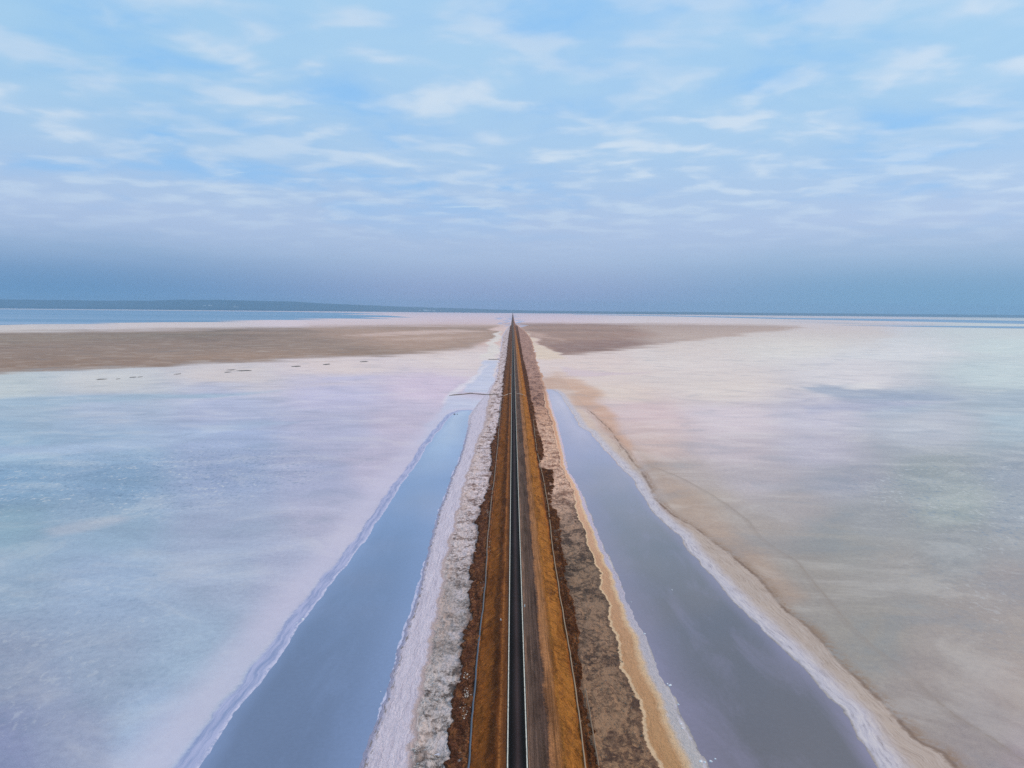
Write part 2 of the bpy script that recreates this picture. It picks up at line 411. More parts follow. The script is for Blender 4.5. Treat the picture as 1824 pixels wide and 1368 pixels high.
    wob = 2.2 * fbm(X[near] / 9, Y[near] / 14, 5, 41, 0.6) + 1.3 * fbm(X[near] / 30, Y[near] / 40, 2, 45)
    dL = far.copy(); dR = far.copy(); d8 = far.copy(); d9 = far.copy()
    dL[near] = sdf_poly(X[near], Y[near], pondL) + wob
    dR[near] = sdf_poly(X[near], Y[near], pondR) + wob
    def line_d(pts):
        y = np.array([p[1] for p in pts]); x = np.array([p[0] for p in pts]); o_ = np.argsort(y)
        side = np.where(X[near] > np.interp(Y[near], y[o_], x[o_]), 1, -1)
        return sdf_poly(X[near], Y[near], pts, closed=False) * side
    d8[near] = line_d(r8) + 0.8 * wob + 1.2 * fbm(X[near] / 50, Y[near] / 60, 3, 47)
    d9[near] = line_d(r9) + 1.2 * fbm(X[near] / 14, Y[near] / 25, 4, 49)
    dm = np.minimum(dL, dR)
    dL = np.where(X > XC, 999.0, dL); dR = np.where(X < XC, 999.0, dR); d8 = np.where(X < XC, 999.0, d8); d9 = np.where(X < XC, 999.0, d9)
    Z = np.where(dm < 0, np.maximum(dm * 0.10, -0.7), 0.0)
    Z = Z + np.where((dm > 0) & (dm < 12), 0.10 * np.sin(np.clip(dm / 12, 0, 1) * math.pi), 0.0) * (np.abs(X - XC) > 70)
    inner = (X > L4(Y) - 0.5) & (X < R6(Y) + 0.5)
    Z = np.where(inner, np.minimum(Z, -0.02) - 0.25 * ((X > L4(Y) + 3) & (X < R6(Y) - 3)), Z)
    Z = np.where(Y > 5500, np.where(inner, -0.6, Z), Z)
    along = Y + X * 0.6
    me = grid_mesh('salt_flat', X, Y, Z, {'fleck': fl, 'dL': dL, 'dR': dR, 'd8': d8, 'd9': d9, 'al': along}, {'tint': np.clip(tint, 0, 0.90)})
    mt, n, b = material('salt_crust')
    P = n.pos(); base = n.attr('tint', 'Color')
    fleck = n.attr('fleck'); aL = n.attr('dL'); aR = n.attr('dR'); a8 = n.attr('d8'); a9 = n.attr('d9'); al = n.attr('al')
    n1 = n.noise(n.mapv(P, (0.022, 0.05, 1), (0, 0, -0.12)), 1.0, 6, 0.6)
    n2 = n.noise(P, 0.35, 6, 0.65)
    n3 = n.noise(P, 2.2, 3, 0.6)
    n4 = n.noise(n.mapv(P, (0.0016, 0.0065, 1), (0, 0, -0.06)), 1.0, 6, 0.6)
    n5 = n.noise(n.mapv(P, (0.012, 0.016, 1), (0, 0, 0.5), (3, 8, 0)), 1.0, 6, 0.65, 0.8)
    v = n.add(n.mul(n.sub(n1, 0.5), 0.34), n.add(n.mul(n.sub(n2, 0.5), 0.48), n.add(n.mul(n.sub(n3, 0.5), 0.60), n.add(n.mul(n.sub(n5, 0.5), 0.26), n.mul(n.sub(n4, 0.5), 0.18)))))
    base = n.mix(1.0, base, n.vec(n.add(1.0, v), n.add(1.0, v), n.add(1.0, n.mul(v, 0.8))), 'MULTIPLY')
    base = n.mix(n.mul(n.step(n5, 0.50, 0.64), 0.16), base, alb((214, 214, 216)))
    base = n.mix(n.mul(n.step(n5, 0.48, 0.34), 0.14), base, alb((118, 146, 168)))
    # torn crust: dark damp cells and white salt flecks
    fk = n.noise(n.mapv(P, (0.30, 0.20, 1), (0, 0, 0.3)), 1.0, 4, 0.65, 0.6)
    fk2 = n.noise(n.mapv(P, (0.032, 0.05, 1)), 1.0, 4, 0.6)
    white = n.mul(n.step(n.add(fk, n.mul(n.sub(fk2, 0.5), 0.5)), 0.57, 0.70), fleck)
    dark = n.mul(n.step(n.add(fk, n.mul(n.sub(fk2, 0.5), 0.4)), 0.47, 0.30), fleck)
    base = n.mix(n.mul(dark, 0.75), base, alb((108, 134, 164)))
    base = n.mix(n.mul(white, 0.7), base, alb((196, 205, 216)))
    # far bank of the left pond
    sL = n.noise(n.vec(n.mul(aL, 0.55), n.mul(al, 0.035)), 1.0, 5, 0.62)
    jL = n.add(aL, n.mul(n.sub(n2, 0.5), 3.0))
    base = n.mix(n.mul(n.band(jL, 4.5, 9, 12, 34), 0.6), base, alb((196, 194, 219)))
    base = n.mix(n.mul(n.band(jL, -3, 0.5, 5.5, 7.5), 0.85), base, n.mix(n.step(sL, 0.35, 0.62), alb((126, 144, 190)), alb((166, 174, 214))))
    base = n.mix(n.mul(n.band(jL, -1.6, -0.2, 0.3, 1.3), n.step(n2, 0.35, 0.6)), base, alb((188, 193, 224)))
    # far bank of the right pond: white crust, streaked beige shelf, brown tide line, stain
    sR = n.noise(n.vec(n.add(n.mul(aR, 0.8), n.mul(n2, 1.6)), n.mul(al, 0.09)), 1.0, 6, 0.7)
    sR2 = n.noise(n.vec(n.add(n.mul(a8, 1.2), n.mul(n2, 1.6)), n.mul(al, 0.09)), 1.0, 6, 0.7)
    jR = n.add(aR, n.mul(n.sub(n2, 0.5), 2.6))
    shelf = n.mul(n.band(jR, 2, 6, 200, 300), n.step(a8, 0.8, -0.8))
    shc = n.ramp(sR2, [(0.30, alb((128, 112, 104))), (0.45, alb((172, 157, 150))), (0.62, alb((186, 174, 170))), (0.75, alb((196, 188, 190)))])
    nearY = n.step(n.xyz(P)[1], 560, 900, 1.0, 0.25)
    shc = n.mix(n.step(n.add(n.mul(n5, 0.5), n.mul(n2, 0.5)), 0.46, 0.62), shc, n.mix(0.45, shc, alb((182, 166, 156))))
    base = n.mix(n.mul(shelf, n.mul(nearY, 0.8)), base, shc)
    curl = n.noise(n.vec(n.mul(a8, 0.55), n.mul(al, 0.02)), 1.0, 5, 0.65, 0.6)
    curlm = n.mul(n.mul(n.band(a8, -9, -3, 2, 7), n.step(n.math('ABSOLUTE', n.sub(curl, 0.5)), 0.05, 0.012)), n.mul(n.step(n5, 0.44, 0.58), n.step(n.xyz(P)[1], 380, 520)))
    base = n.mix(n.mul(curlm, 0.65), base, alb((138, 104, 86)))
    crust = n.ramp(sR, [(0.32, alb((140, 138, 150))), (0.46, alb((182, 182, 202))), (0.65, alb((206, 204, 214)))])
    base = n.mix(n.mul(n.band(jR, -0.6, 1.2, 4.0, 12.5), 0.85), base, crust)
    base = n.mix(n.mul(n.mul(n.band(jR, -2.2, -0.8, 0.1, 0.8), 0.6), n.step(n2, 0.44, 0.60)), base, alb((92, 92, 104)))
    tide = n.step(n.math('ABSOLUTE', n.add(a8, n.mul(n.sub(n2, 0.5), 4.5))), 1.6, 0.2)
    tide = n.mul(tide, n.step(n1, 0.28, 0.5))
    stain = n.mul(n.band(a8, -1.0, 0.6, 1.0, 7.5), n.step(n.add(n2, n.mul(n.sub(n1, 0.5), 0.6)), 0.34, 0.62))
    base = n.mix(n.mul(stain, n.mul(nearY, 0.75)), base, alb((134, 110, 92)))
    base = n.mix(n.mul(n.mul(tide, n.step(n5, 0.34, 0.56)), 0.7), base, alb((104, 82, 70)))
    t9 = n.mul(n.band(n.add(a9, n.mul(n.sub(n2, 0.5), 5.0)), -1.3, -0.1, 0.1, 2.2), n.step(n2, 0.36, 0.6))
    base = n.mix(n.mul(n.mul(t9, n.step(n5, 0.40, 0.58)), 0.38), base, alb((122, 108, 98)))
    l9 = n.band(a9, -5, -1, 0.0, 0.5)
    base = n.mix(n.mul(l9, 0.25), base, alb((140, 130, 126)))
    n.put(b.inputs['Base Color'], base)
    b.inputs['Roughness'].default_value = 0.75
    b.inputs['Specular IOR Level'].default_value = 0.25
    hgt = n.add(n.mul(n2, 0.5), n.add(n.mul(n3, 0.25), n.mul(white, 0.5)))
    n.put(b.inputs['Normal'], n.bump(hgt, 0.5, 0.25))
    o = link('salt_flat', me, mt)
    tag(o, 'wide pale salt flat with bluish and pinkish crust on both sides of the road', 'salt flat', kind='structure')
build_ground()

# ------------------------------------------------------------------ ponds
def pond(name, inner, outer, ytop, left, cols, label):
    ys = np.concatenate([np.linspace(60, 190, 8), rows(194, ytop + 4, 3.0, 0.004)])
    oy = np.array([p[1] for p in outer]); ox = np.array([p[0] for p in outer]); s = np.argsort(oy)
    xi = inner(ys) + (2.5 if left else -2.5); xo = np.interp(ys, oy[s], ox[s]) + (-4 if left else 4)
    t = np.linspace(0, 1, 30)
    X = xi[:, None] * (1 - t) + xo[:, None] * t; Y = np.repeat(ys[:, None], len(t), 1)
    Z = np.full(X.shape, -0.045)
    di = np.abs(X - xi[:, None]); do = np.abs(xo[:, None] - X)
    me = grid_mesh(name, X, Y, Z, {'di': di, 'do': do, 't': np.repeat(t[None], len(ys), 0)})
    mt, n, b = material(name + ('_blue' if left else '_grey'))
    P = n.pos(); Yv = n.xyz(P)[1]
    big = n.noise(n.mapv(P, (0.02, 0.008, 1)), 1.0, 4, 0.5)
    fine = n.noise(P, 0.6, 5, 0.6)
    dep = n.ramp(n.step(Yv, 200, 1050), cols)  # runs with distance: sky reflection towards the far end painted into the water colour
    shallow = alb((126, 150, 196)) if left else alb((146, 142, 176))
    sh = n.step(n.add(n.attr('di'), n.mul(n.sub(big, 0.5), 10)), 0, 24, 1.0, 0.0)
    c = n.mix(n.mul(sh, 0.6 if left else 0.45), dep, shallow)
    sho = n.step(n.add(n.attr('do'), n.mul(n.sub(fine, 0.5), 5)), 3, 12, 1.0, 0.0)
    c = n.mix(n.mul(sho, 0.5), c, shallow)
    milk = n.noise(n.mapv(P, (0.05, 0.016, 1), (0, 0, -0.25 if left else 0.25), (3, 1, 0)), 1.0, 6, 0.65, 0.7)
    c = n.mix(n.mul(n.step(milk, 0.46, 0.70), 0.24), c, shallow)
    vv = n.add(1.0, n.add(n.mul(n.sub(big, 0.5), 0.35), n.mul(n.sub(fine, 0.5), 0.22)))
    c = n.mix(1.0, c, n.vec(vv, vv, vv), 'MULTIPLY')
    n.put(b.inputs['Base Color'], c)
    b.inputs['Roughness'].default_value = 0.06; b.inputs['IOR'].default_value = 1.33
    n.put(b.inputs['Normal'], n.bump(n.noise(P, 1.3, 3, 0.5), 0.06, 0.05))
    o = link('pond', me, mt)
    tag(o, label, 'pond', kind='structure')
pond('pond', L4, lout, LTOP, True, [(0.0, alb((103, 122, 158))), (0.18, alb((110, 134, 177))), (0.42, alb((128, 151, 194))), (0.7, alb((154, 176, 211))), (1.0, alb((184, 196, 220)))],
     'long blue brine pond left of the road, behind the grey salt bank')
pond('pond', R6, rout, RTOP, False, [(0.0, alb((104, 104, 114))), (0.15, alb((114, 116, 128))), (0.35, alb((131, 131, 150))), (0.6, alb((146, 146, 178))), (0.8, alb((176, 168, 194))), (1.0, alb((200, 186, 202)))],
     'long grey violet brine pond right of the road, behind the orange shore strip')

# far lake and thin far waters
lake_mat, n, b = material('lake_water')
b.inputs['Base Color'].default_value = (*alb((84, 132, 180)), 1); b.inputs['Roughness'].default_value = 0.35; b.inputs['IOR'].default_value = 1.33
P = n.pos()
st = n.noise(n.mapv(P, (0.00012, 0.0011, 1), (0, 0, 0.03)), 1.0, 5, 0.6)
n.put(b.inputs['Base Color'], n.ramp(st, [(0.3, alb((74, 122, 164))), (0.5, alb((96, 140, 182))), (0.7, alb((140, 166, 202)))]))
def sheet(name, px, z, mat, label, cat):
    bm = bmesh.new()
    vs = [bm.verts.new((*at(x, y), z)) for x, y in px]
    bm.faces.new(vs); bmesh.ops.triangulate(bm, faces=bm.faces[:])
    bmesh.ops.recalc_face_normals(bm, faces=bm.faces[:])
    if sum(f.normal.z for f in bm.faces) < 0: bmesh.ops.reverse_faces(bm, faces=bm.faces[:])
    me = bpy.data.meshes.new(name); bm.to_mesh(me); bm.free()
    return tag(link(name, me, mat), label, cat, kind='structure')
sheet('lake', [(-700, 546.5), (0, 551.2), (200, 552.8), (380, 554.2), (500, 555.2), (620, 557.2), (690, 559.5), (600, 560), (690, 562), (735, 565.5), (640, 565), (700, 568.2), (600, 567.3), (520, 568),
                (590, 570), (470, 570), (380, 572), (440, 573.5), (300, 574), (160, 575.5), (210, 577), (60, 577.5), (0, 579), (-700, 586)], 0.4, lake_mat,
      'blue shallow lake strip on the left horizon beyond the brown mudflat', 'lake')
sheet('lake', [(1020, 559.7), (1200, 562), (1400, 566.2), (1640, 568.6), (1824, 571.5), (2500, 577), (2500, 587), (1824, 577), (1640, 573), (1400, 568.5), (1200, 563.6), (1024, 560.4)], 0.4, lake_mat,
      'thin dark blue line of water on the right horizon, upper and longer one', 'lake')
sheet('lake', [(1480, 579.5), (1640, 580.2), (1824, 581.5), (2400, 588), (2400, 594), (1824, 585), (1640, 582.2)], 0.4, lake_mat,
      'short pale blue water streak at the right edge, below the long dark line', 'lake')

# ------------------------------------------------------------------ embankment with shoulders and slopes
ROADZ = 2.0
def profile(off):
    return np.interp(off, [-60, -24, -15.5, -14.8, -7.5, -4, 4, 10.5, 14.5, 21.3, 22.2, 40, 60],
                     [1.0, 0.95, 0.7, 0.65, 1.75, 1.95, 1.95, 1.85, 1.7, 0.60, 0.60, 0.7, 0.7])
def build_embankment():
    ry = np.concatenate([np.arange(-300, 190, 6.0), rows(190, 52000, 0.55, 0.0022)])
    xl = L2(ry) - XC + 2.6 * fbm(ry / 11, ry * 0, 4, 61) + 1.3 * fbm(ry / 3.0, ry * 0, 3, 62)
    xr = R4(ry) - XC + 1.8 * fbm(ry / 9, ry * 0 + 5, 4, 63) + 1.0 * fbm(ry / 2.5, ry * 0 + 5, 3, 64)
    xl = np.where(ry > 7000, -16, np.minimum(xl, -15.5)); xr = np.where(ry > 7000, 22, np.maximum(xr, 22.5))
    tl = np.linspace(0, 1, 26); mid = np.arange(-15.0, 22.01, 0.5); tr = np.linspace(0, 1, 34)
    off = np.concatenate([(xl - 1.2)[:, None] * (1 - tl) + (-15.4) * tl, np.repeat(mid[None], len(ry), 0),
                          22.3 * (1 - tr) + (xr + 1.2)[:, None] * tr], 1)
    Y = np.repeat(ry[:, None], off.shape[1], 1)
    Z = profile(off)
    dl = off - xl[:, None]; dr = xr[:, None] - off
    edge = np.minimum(dl, dr)
    X = off + XC
    rub = np.maximum(sst(-off, 14.8, 16.2), sst(off, 21.8, 23.0))
    slope = np.maximum(sst(-off, 6, 8) * sst(off, -15.4, -14.5), sst(off, 14, 15.5) * (1 - sst(off, 21, 22)))
    nearf = np.clip(900 / np.maximum(Y, 200), 0.2, 1)
    Z = Z + rub * (0.75 * fbm(X / 2.6, Y / 3.4, 4, 71) + 0.5 * fbm(X / 7, Y / 12, 3, 73) + 0.8 * np.abs(fbm(X / 1.3, Y / 1.5, 3, 75)))
    dg = Y + 1.7 * np.abs(X - XC) + 2.5 * fbm(X / 5, Y / 7, 3, 80)
    rut = fbm(dg / 3.0, (X - XC) / 7, 4, 81)
    Z = Z + slope * ((0.25 + 0.7 * sst(fbm(X / 9, Y / 30, 3, 87), -0.2, 0.4)) * 0.6 * rut + 0.75 * fbm(X / 4, Y / 9, 4, 88) + 0.16 * fbm(X / 1.3, Y / 1.5, 3, 83))
    flat = (1 - rub) * (1 - slope)
    sh = sst(np.abs(off - 0), 4.2, 6.0)
    Z = Z + flat * sh * 0.07 * fbm(X / 0.9, Y / 14, 3, 85)
    Z = np.where(np.abs(off) < 3.95, 1.93, Z)
    Z = Z * sst(edge, -0.8, 0.3) - 0.5 * (1 - sst(edge, -0.9, 0.2))
    me = grid_mesh('embankment', X, Y, Z, {'off': off, 'edge': edge})
    mt, n, b = material('embankment_soil')
    P = n.pos(); o_ = n.attr('off'); Yv = n.xyz(P)[1]
    nA = n.noise(n.mapv(P, (0.25, 0.05, 1)), 1.0, 5, 0.6)
    nB = n.noise(P, 0.9, 5, 0.65)
    nC = n.noise(P, 3.0, 4, 0.65)
    lon = n.noise(n.mapv(P, (1.6, 0.02, 1)), 1.0, 5, 0.65)
    oo = n.add(o_, n.add(n.mul(n.sub(nA, 0.5), 3.8), n.mul(n.sub(nB, 0.5), 2.0)))
    # painted line keeps exact beside the asphalt, so use the raw offset close to it
    def p(v): return (v + 40) / 80
    ramp = n.ramp(n.math('DIVIDE', n.add(oo, 40.0), 80.0), [
        (p(-40), alb((84, 54, 42))), (p(-19), alb((88, 56, 42))), (p(-15.9), alb((98, 64, 46))), (p(-15.0), alb((136, 84, 42))),
        (p(-11), alb((128, 78, 34))), (p(-8.8), alb((106, 64, 32))), (p(-7.4), alb((84, 48, 22))), (p(-6.2), alb((108, 66, 34))), (p(-4.4), alb((118, 74, 42))), (p(-3.4), alb((84, 56, 36))),
        (p(3.4), alb((138, 108, 92))), (p(4.2), alb((98, 80, 72))), (p(7), alb((88, 72, 66))), (p(9.7), alb((84, 66, 60))), (p(10.6), alb((146, 104, 74))), (p(13.2), alb((150, 106, 70))),
        (p(14.4), alb((140, 92, 50))), (p(15.2), alb((172, 114, 54))), (p(20.4), alb((168, 110, 50))), (p(21.4), alb((140, 84, 38))), (p(22.4), alb((86, 52, 30))), (p(40), alb((78, 48, 30)))])  # right slope painted brighter, left one darker, as the low sun lights them
    # away from here the left shoulder is greyer and the right one darker
    farf = n.step(Yv, 700, 2600)
    greyl = n.mul(n.mul(farf, n.step(o_, -2, -5)), 0.75)
    c = n.mix(greyl, ramp, alb((92, 70, 62)))
    c = n.mix(n.mul(n.mul(n.step(Yv, 2200, 7000), n.step(o_, 3, 5)), 0.7), c, alb((128, 92, 78)))
    # wheel-worn streaks along the shoulder
    shoulder = n.band(o_, 3.2, 4.2, 13, 15)
    lv = n.add(1.0, n.mul(n.mul(n.sub(lon, 0.5), 1.5), n.add(n.mul(shoulder, 1.4), 0.35)))
    c = n.mix(1.0, c, n.vec(lv, lv, lv), 'MULTIPLY')
    gk = n.mul(n.mul(n.band(o_, 4.5, 6, 9, 10.5), n.step(n.noise(n.mapv(P, (0.5, 0.012, 1)), 1.0, 3), 0.53, 0.66)), 0.5)
    c = n.mix(gk, c, alb((66, 54, 42)))
    # rain ruts running down both slopes
    side = n.math('ABSOLUTE', o_)
    rw = n.mul(n.noise(n.mapv(P, (0.06, 0.025, 1)), 1.0, 3, 0.5), 14.0)
    rv = n.vec(n.mul(n.add(n.add(Yv, rw), n.mul(side, 1.5)), 0.34), n.mul(side, 0.22))
    rut_n = n.noise(rv, 1.0, 6, 0.7, 1.0)
    slopes = n.math('MAXIMUM', n.band(o_, -15.2, -14.4, -7.2, -5.6), n.band(o_, 14.2, 15.6, 20.8, 21.6))
    rutm = n.step(n.noise(n.mapv(P, (0.08, 0.03, 1), (0, 0, 0), (5, 5, 0)), 1.0, 4, 0.6), 0.40, 0.60)
    c = n.mix(n.mul(n.mul(n.mul(n.step(rut_n, 0.54, 0.36), slopes), n.add(0.3, n.mul(rutm, 0.7))), 0.75), c, alb((80, 46, 18)))
    c = n.mix(n.mul(n.mul(n.step(rut_n, 0.56, 0.72), slopes), 0.4), c, alb((206, 150, 78)))
    # erosion dark gashes on the upper left slope
    nG = n.noise(n.mapv(P, (0.22, 0.06, 1), (0, 0, 0), (13, 2, 0)), 1.0, 5, 0.65, 0.6)
    gash = n.mul(n.band(n.add(o_, n.mul(n.sub(nA, 0.5), 8.0)), -10.2, -8.8, -7.2, -5.8), n.step(n.add(n.mul(nB, 0.5), n.mul(nG, 0.5)), 0.41, 0.53))
    c = n.mix(n.mul(gash, 0.7), c, alb((56, 34, 20)))
    lr = n.mul(n.band(n.add(o_, n.mul(n.sub(nA, 0.5), 0.8)), -6.2, -5.8, -5.5, -5.1), n.step(nB, 0.38, 0.5))
    c = n.mix(n.mul(lr, 0.4), c, alb((176, 118, 66)))
    verge = n.mul(n.band(o_, -5.0, -4.4, -3.6, -3.3), n.step(nB, 0.36, 0.56))
    c = n.mix(n.mul(verge, 0.55), c, alb((70, 42, 26)))
    # rubble toes: crevice shade painted into the gaps, salt-white and ochre chips
    rubb = n.math('MAXIMUM', n.step(o_, -15.0, -16.0), n.step(o_, 21.8, 22.6))
    cell = n.voro(P, 1.1); chip = n.voro(n.mapv(P, (1, 1, 1), (0, 0, 0.4), (3, 5, 0)), 0.8)
    c = n.mix(n.mul(n.mul(n.step(n.add(cell, n.mul(n.sub(nB, 0.5), 0.6)), 0.45, 0.7), rubb), 0.6), c, alb((48, 28, 18)))
    left_r = n.step(o_, -14.5, -16.5)
    c = n.mix(n.mul(n.mul(n.mul(n.step(chip, 0.2, 0.10), n.step(nA, 0.50, 0.66)), left_r), 0.75), c, alb((208, 170, 140)))
    c = n.mix(n.mul(n.mul(n.step(nB, 0.5, 0.68), n.mul(left_r, n.step(nA, 0.42, 0.6))), 0.45), c, alb((150, 112, 84)))
    nD = n.noise(n.mapv(P, (0.16, 0.035, 1), (0, 0, 0), (7, 3, 0)), 1.0, 5, 0.65)
    nE = n.noise(n.mapv(P, (0.35, 0.12, 1), (0, 0, 0.3), (2, 9, 0)), 1.0, 5, 0.65, 0.5)
    notroad = n.step(n.math('ABSOLUTE', o_), 3.2, 5.0)
    c = n.mix(n.mul(n.mul(n.step(n.add(n.mul(nG, 0.6), n.mul(nB, 0.4)), 0.50, 0.59), slopes), 0.62), c, alb((92, 60, 36)))
    c = n.mix(n.mul(n.mul(n.step(nD, 0.49, 0.62), notroad), 0.65), c, n.mix(1.0, c, (.52, .49, .48), 'MULTIPLY'))
    c = n.mix(n.mul(n.mul(n.step(nG, 0.52, 0.66), slopes), 0.45), c, n.mix(1.0, c, (1.35, 1.3, 1.2), 'MULTIPLY'))
    c = n.mix(n.mul(n.mul(n.step(nE, 0.50, 0.64), n.math('MAXIMUM', rubb, n.mul(slopes, 0.35))), 0.4), c, alb((146, 100, 64)))
    c = n.mix(n.mul(n.mul(n.step(nE, 0.46, 0.34), rubb), 0.7), c, alb((46, 27, 18)))
    vv = n.add(1.0, n.add(n.mul(n.sub(nB, 0.5), n.add(1.0, n.mul(rubb, 1.0))), n.mul(n.sub(nC, 0.5), n.add(1.2, n.mul(rubb, 1.2)))))
    c = n.mix(1.0, c, n.vec(vv, vv, vv), 'MULTIPLY')
    n.put(b.inputs['Base Color'], c)
    b.inputs['Roughness'].default_value = 0.95; b.inputs['Specular IOR Level'].default_value = 0.1
    hb = n.add(n.mul(nB, 0.6), n.add(n.mul(nC, 0.4), n.mul(n.mul(rut_n, slopes), 1.2)))
    n.put(b.inputs['Normal'], n.bump(hb, 1.0, 0.9))
    o = link('embankment', me, mt)
    tag(o, 'straight orange brown earth embankment with rutted slopes carrying the road', 'embankment', kind='structure')
build_embankment()

def surf(off):
    return float(profile(np.array([off]))[0])

# ------------------------------------------------------------------ road with painted edge lines
def strip(name, x0, x1, z, ys, mat, parent=None, crown=0.0, ncol=2, wob=0.0):
    t = np.linspace(0, 1, ncol)
    X = np.repeat((x0 + (x1 - x0) * t)[None], len(ys), 0) + XC
    Y = np.repeat(ys[:, None], ncol, 1)
    if wob: X = X + wob * fbm(ys / 2.0, ys * 0, 3, 91)[:, None]
    Z = z + crown * (1 - ((X - XC) / 3.5) ** 2)
    me = grid_mesh(name, X, Y, Z)
    return link(name, me, mat, parent)
ry = np.concatenate([np.arange(-300, 150, 15.0), rows(150, 52000, 3.0, 0.01)])
asph, n, b = material('asphalt')
P = n.pos(); ox = n.sub(n.xyz(P)[0], XC)
na = n.noise(n.mapv(P, (0.8, 0.02, 1)), 1.0, 4, 0.6); nb = n.noise(P, 1.2, 5, 0.65)
npatch = n.noise(n.mapv(P, (0.05, 0.03, 1)), 1.0, 3, 0.5)
oo = n.add(ox, n.mul(n.sub(na, 0.5), 0.5))
c = n.ramp(n.math('DIVIDE', n.add(oo, 4.0), 8.0), [(0.0, (.014, .012, .012)), (0.14, (.014, .012, .012)), (0.27, (.008, .007, .0075)), (0.40, (.026, .018, .018)), (0.52, (.062, .038, .037)),
     (0.62, (.030, .021, .021)), (0.74, (.008, .0075, .0075)), (0.88, (.013, .012, .011)), (1.0, (.04, .033, .028))])
vv = n.add(1.0, n.add(n.mul(n.sub(nb, 0.5), 0.7), n.mul(n.sub(npatch, 0.5), 0.9)))
c = n.mix(1.0, c, n.vec(vv, vv, vv), 'MULTIPLY')
n.put(b.inputs['Base Color'], c); b.inputs['Roughness'].default_value = 0.9; b.inputs['Specular IOR Level'].default_value = 0.08
n.put(b.inputs['Normal'], n.bump(nb, 0.3, 0.05))
road = strip('road', -3.4, 3.45, ROADZ, ry, asph, None, 0.06, 9)
tag(road, 'narrow straight dark asphalt road running to the horizon', 'road', kind='structure')
paint, n, b = material('worn_white_paint')
P = n.pos(); nw = n.noise(n.mapv(P, (4, 0.6, 1)), 1.0, 4, 0.6)
n.put(b.inputs['Base Color'], n.ramp(nw, [(0.32, (.25, .22, .2)), (0.5, (.74, .66, .55)), (0.7, (.80, .74, .65))])); b.inputs['Roughness'].default_value = 0.7
strip('edge_line', -3.19, -2.83, ROADZ + 0.006 + 0.06 * (1 - (3.0 / 3.5) ** 2) + 0.008, ry, paint, road)
strip('edge_line', 2.83, 3.19, ROADZ + 0.006 + 0.06 * (1 - (3.0 / 3.5) ** 2) + 0.008, ry, paint, road)

# ------------------------------------------------------------------ banks beside the embankment
def band_mesh(name, a, mids, c, ry, over_a, over_c, cuts, zfun, seed):
    """strip between two shore curves with inner lines; attribute b runs 0,1,2.. across them"""
    lines = [a(ry) - over_a * 0 ] + [mm(ry) for mm in mids] + [c(ry)]
    lines = [l + (2.4 * fbm(ry / 22, ry * 0 + k, 3, seed + 70) if k == 1 else 0) + 7.0 * sst(ry, 1000, 1800) * fbm(ry / 45, ry * 0 + k, 4, seed + 50 + k) + 0.9 * fbm(ry / 7, ry * 0 + k, 4, seed + k) + 0.5 * fbm(ry / 2.2, ry * 0 + k, 2, seed + 20 + k) for k, l in enumerate(lines)]
    sgn = 1
    cols, bs = [], []
    cols.append(lines[0][:, None] + np.linspace(-over_a, 0, 9)[None, :-1]); bs.append(np.linspace(-0.1, 0, 9)[:-1])
    for k, cnt in enumerate(cuts):
        t = np.linspace(0, 1, cnt + 1)[:-1]
        cols.append(lines[k][:, None] * (1 - t) + lines[k + 1][:, None] * t); bs.append(k + t)
    K = len(cuts)
    cols.append(lines[K][:, None] + np.linspace(0, over_c, 9)[None]); bs.append(K + np.linspace(0, 0.1, 9))
    X = np.concatenate(cols, 1); B = np.repeat(np.concatenate(bs)[None], len(ry), 0)
    Y = np.repeat(ry[:, None], X.shape[1], 1)
    Z, extra = zfun(X, Y, B, lines)
    at_ = {'b': B}; at_.update(extra)
    return grid_mesh(name, X, Y, Z, at_)

def pinch(fn, to, y0=3800.0, y1=8800.0):
    return lambda Y: fn(Y) * (1 - sst(Y, y0, y1)) + to * sst(Y, y0, y1)
ryb = np.concatenate([np.arange(-200, 190, 5.0), rows(190, 9500, 0.7, 0.003)])
def zleft(X, Y, B, L):
    d = X - L[0][:, None]
    z = np.interp(d, [-2.5, -1, 0, 3, 10, 40], [-0.5, -0.18, 0.04, 0.16, 0.22, 0.25])
    rough = sst(B, 0.95, 1.2)
    z = z + rough * (0.75 * (0.3 - np.abs(fbm(X / 4.5, Y / 6.0, 4, 101))) + 0.35 * fbm(X / 1.4, Y / 1.8, 3, 105)) + 0.03 * fbm(X / 2, Y / 6, 3, 107)
    z = z - sst(d, 1e3, 1e4)
    e = L[2][:, None] - X
    z = z * sst(e, -4.6, -3.2) - 0.5 * (1 - sst(e, -4.6, -3.2))
    return z, {'d': d}
me = band_mesh('salt_bank', pinch(L4, XC - 18), [pinch(L3, XC - 17)], pinch(L2, XC - 15), ryb, 2.5, 5.0, (30, 56), zleft, 120)
mt, n, b = material('grey_salt_bank')
P = n.pos(); B = n.attr('b'); dd = n.attr('d'); Yv = n.xyz(P)[1]
s1 = n.noise(n.vec(n.mul(dd, 1.5), n.mul(Yv, 0.035)), 1.0, 5, 0.65)
nb = n.noise(P, 0.45, 6, 0.65, 0.6); nf = n.noise(P, 2.0, 4, 0.65); nl = n.noise(P, 0.09, 4, 0.55)
lac = n.noise(n.mapv(P, (0.32, 0.17, 1), (0, 0, 0.5)), 1.0, 6, 0.7, 1.2)
smooth = n.ramp(s1, [(0.28, alb((150, 142, 158))), (0.42, alb((186, 182, 204))), (0.6, alb((204, 200, 220))), (0.75, alb((212, 206, 222)))])
smooth = n.mix(n.mul(n.band(B, -0.2, 0.0, 0.03, 0.16), n.step(Yv, 950, 750)), smooth, alb((146, 150, 182)))
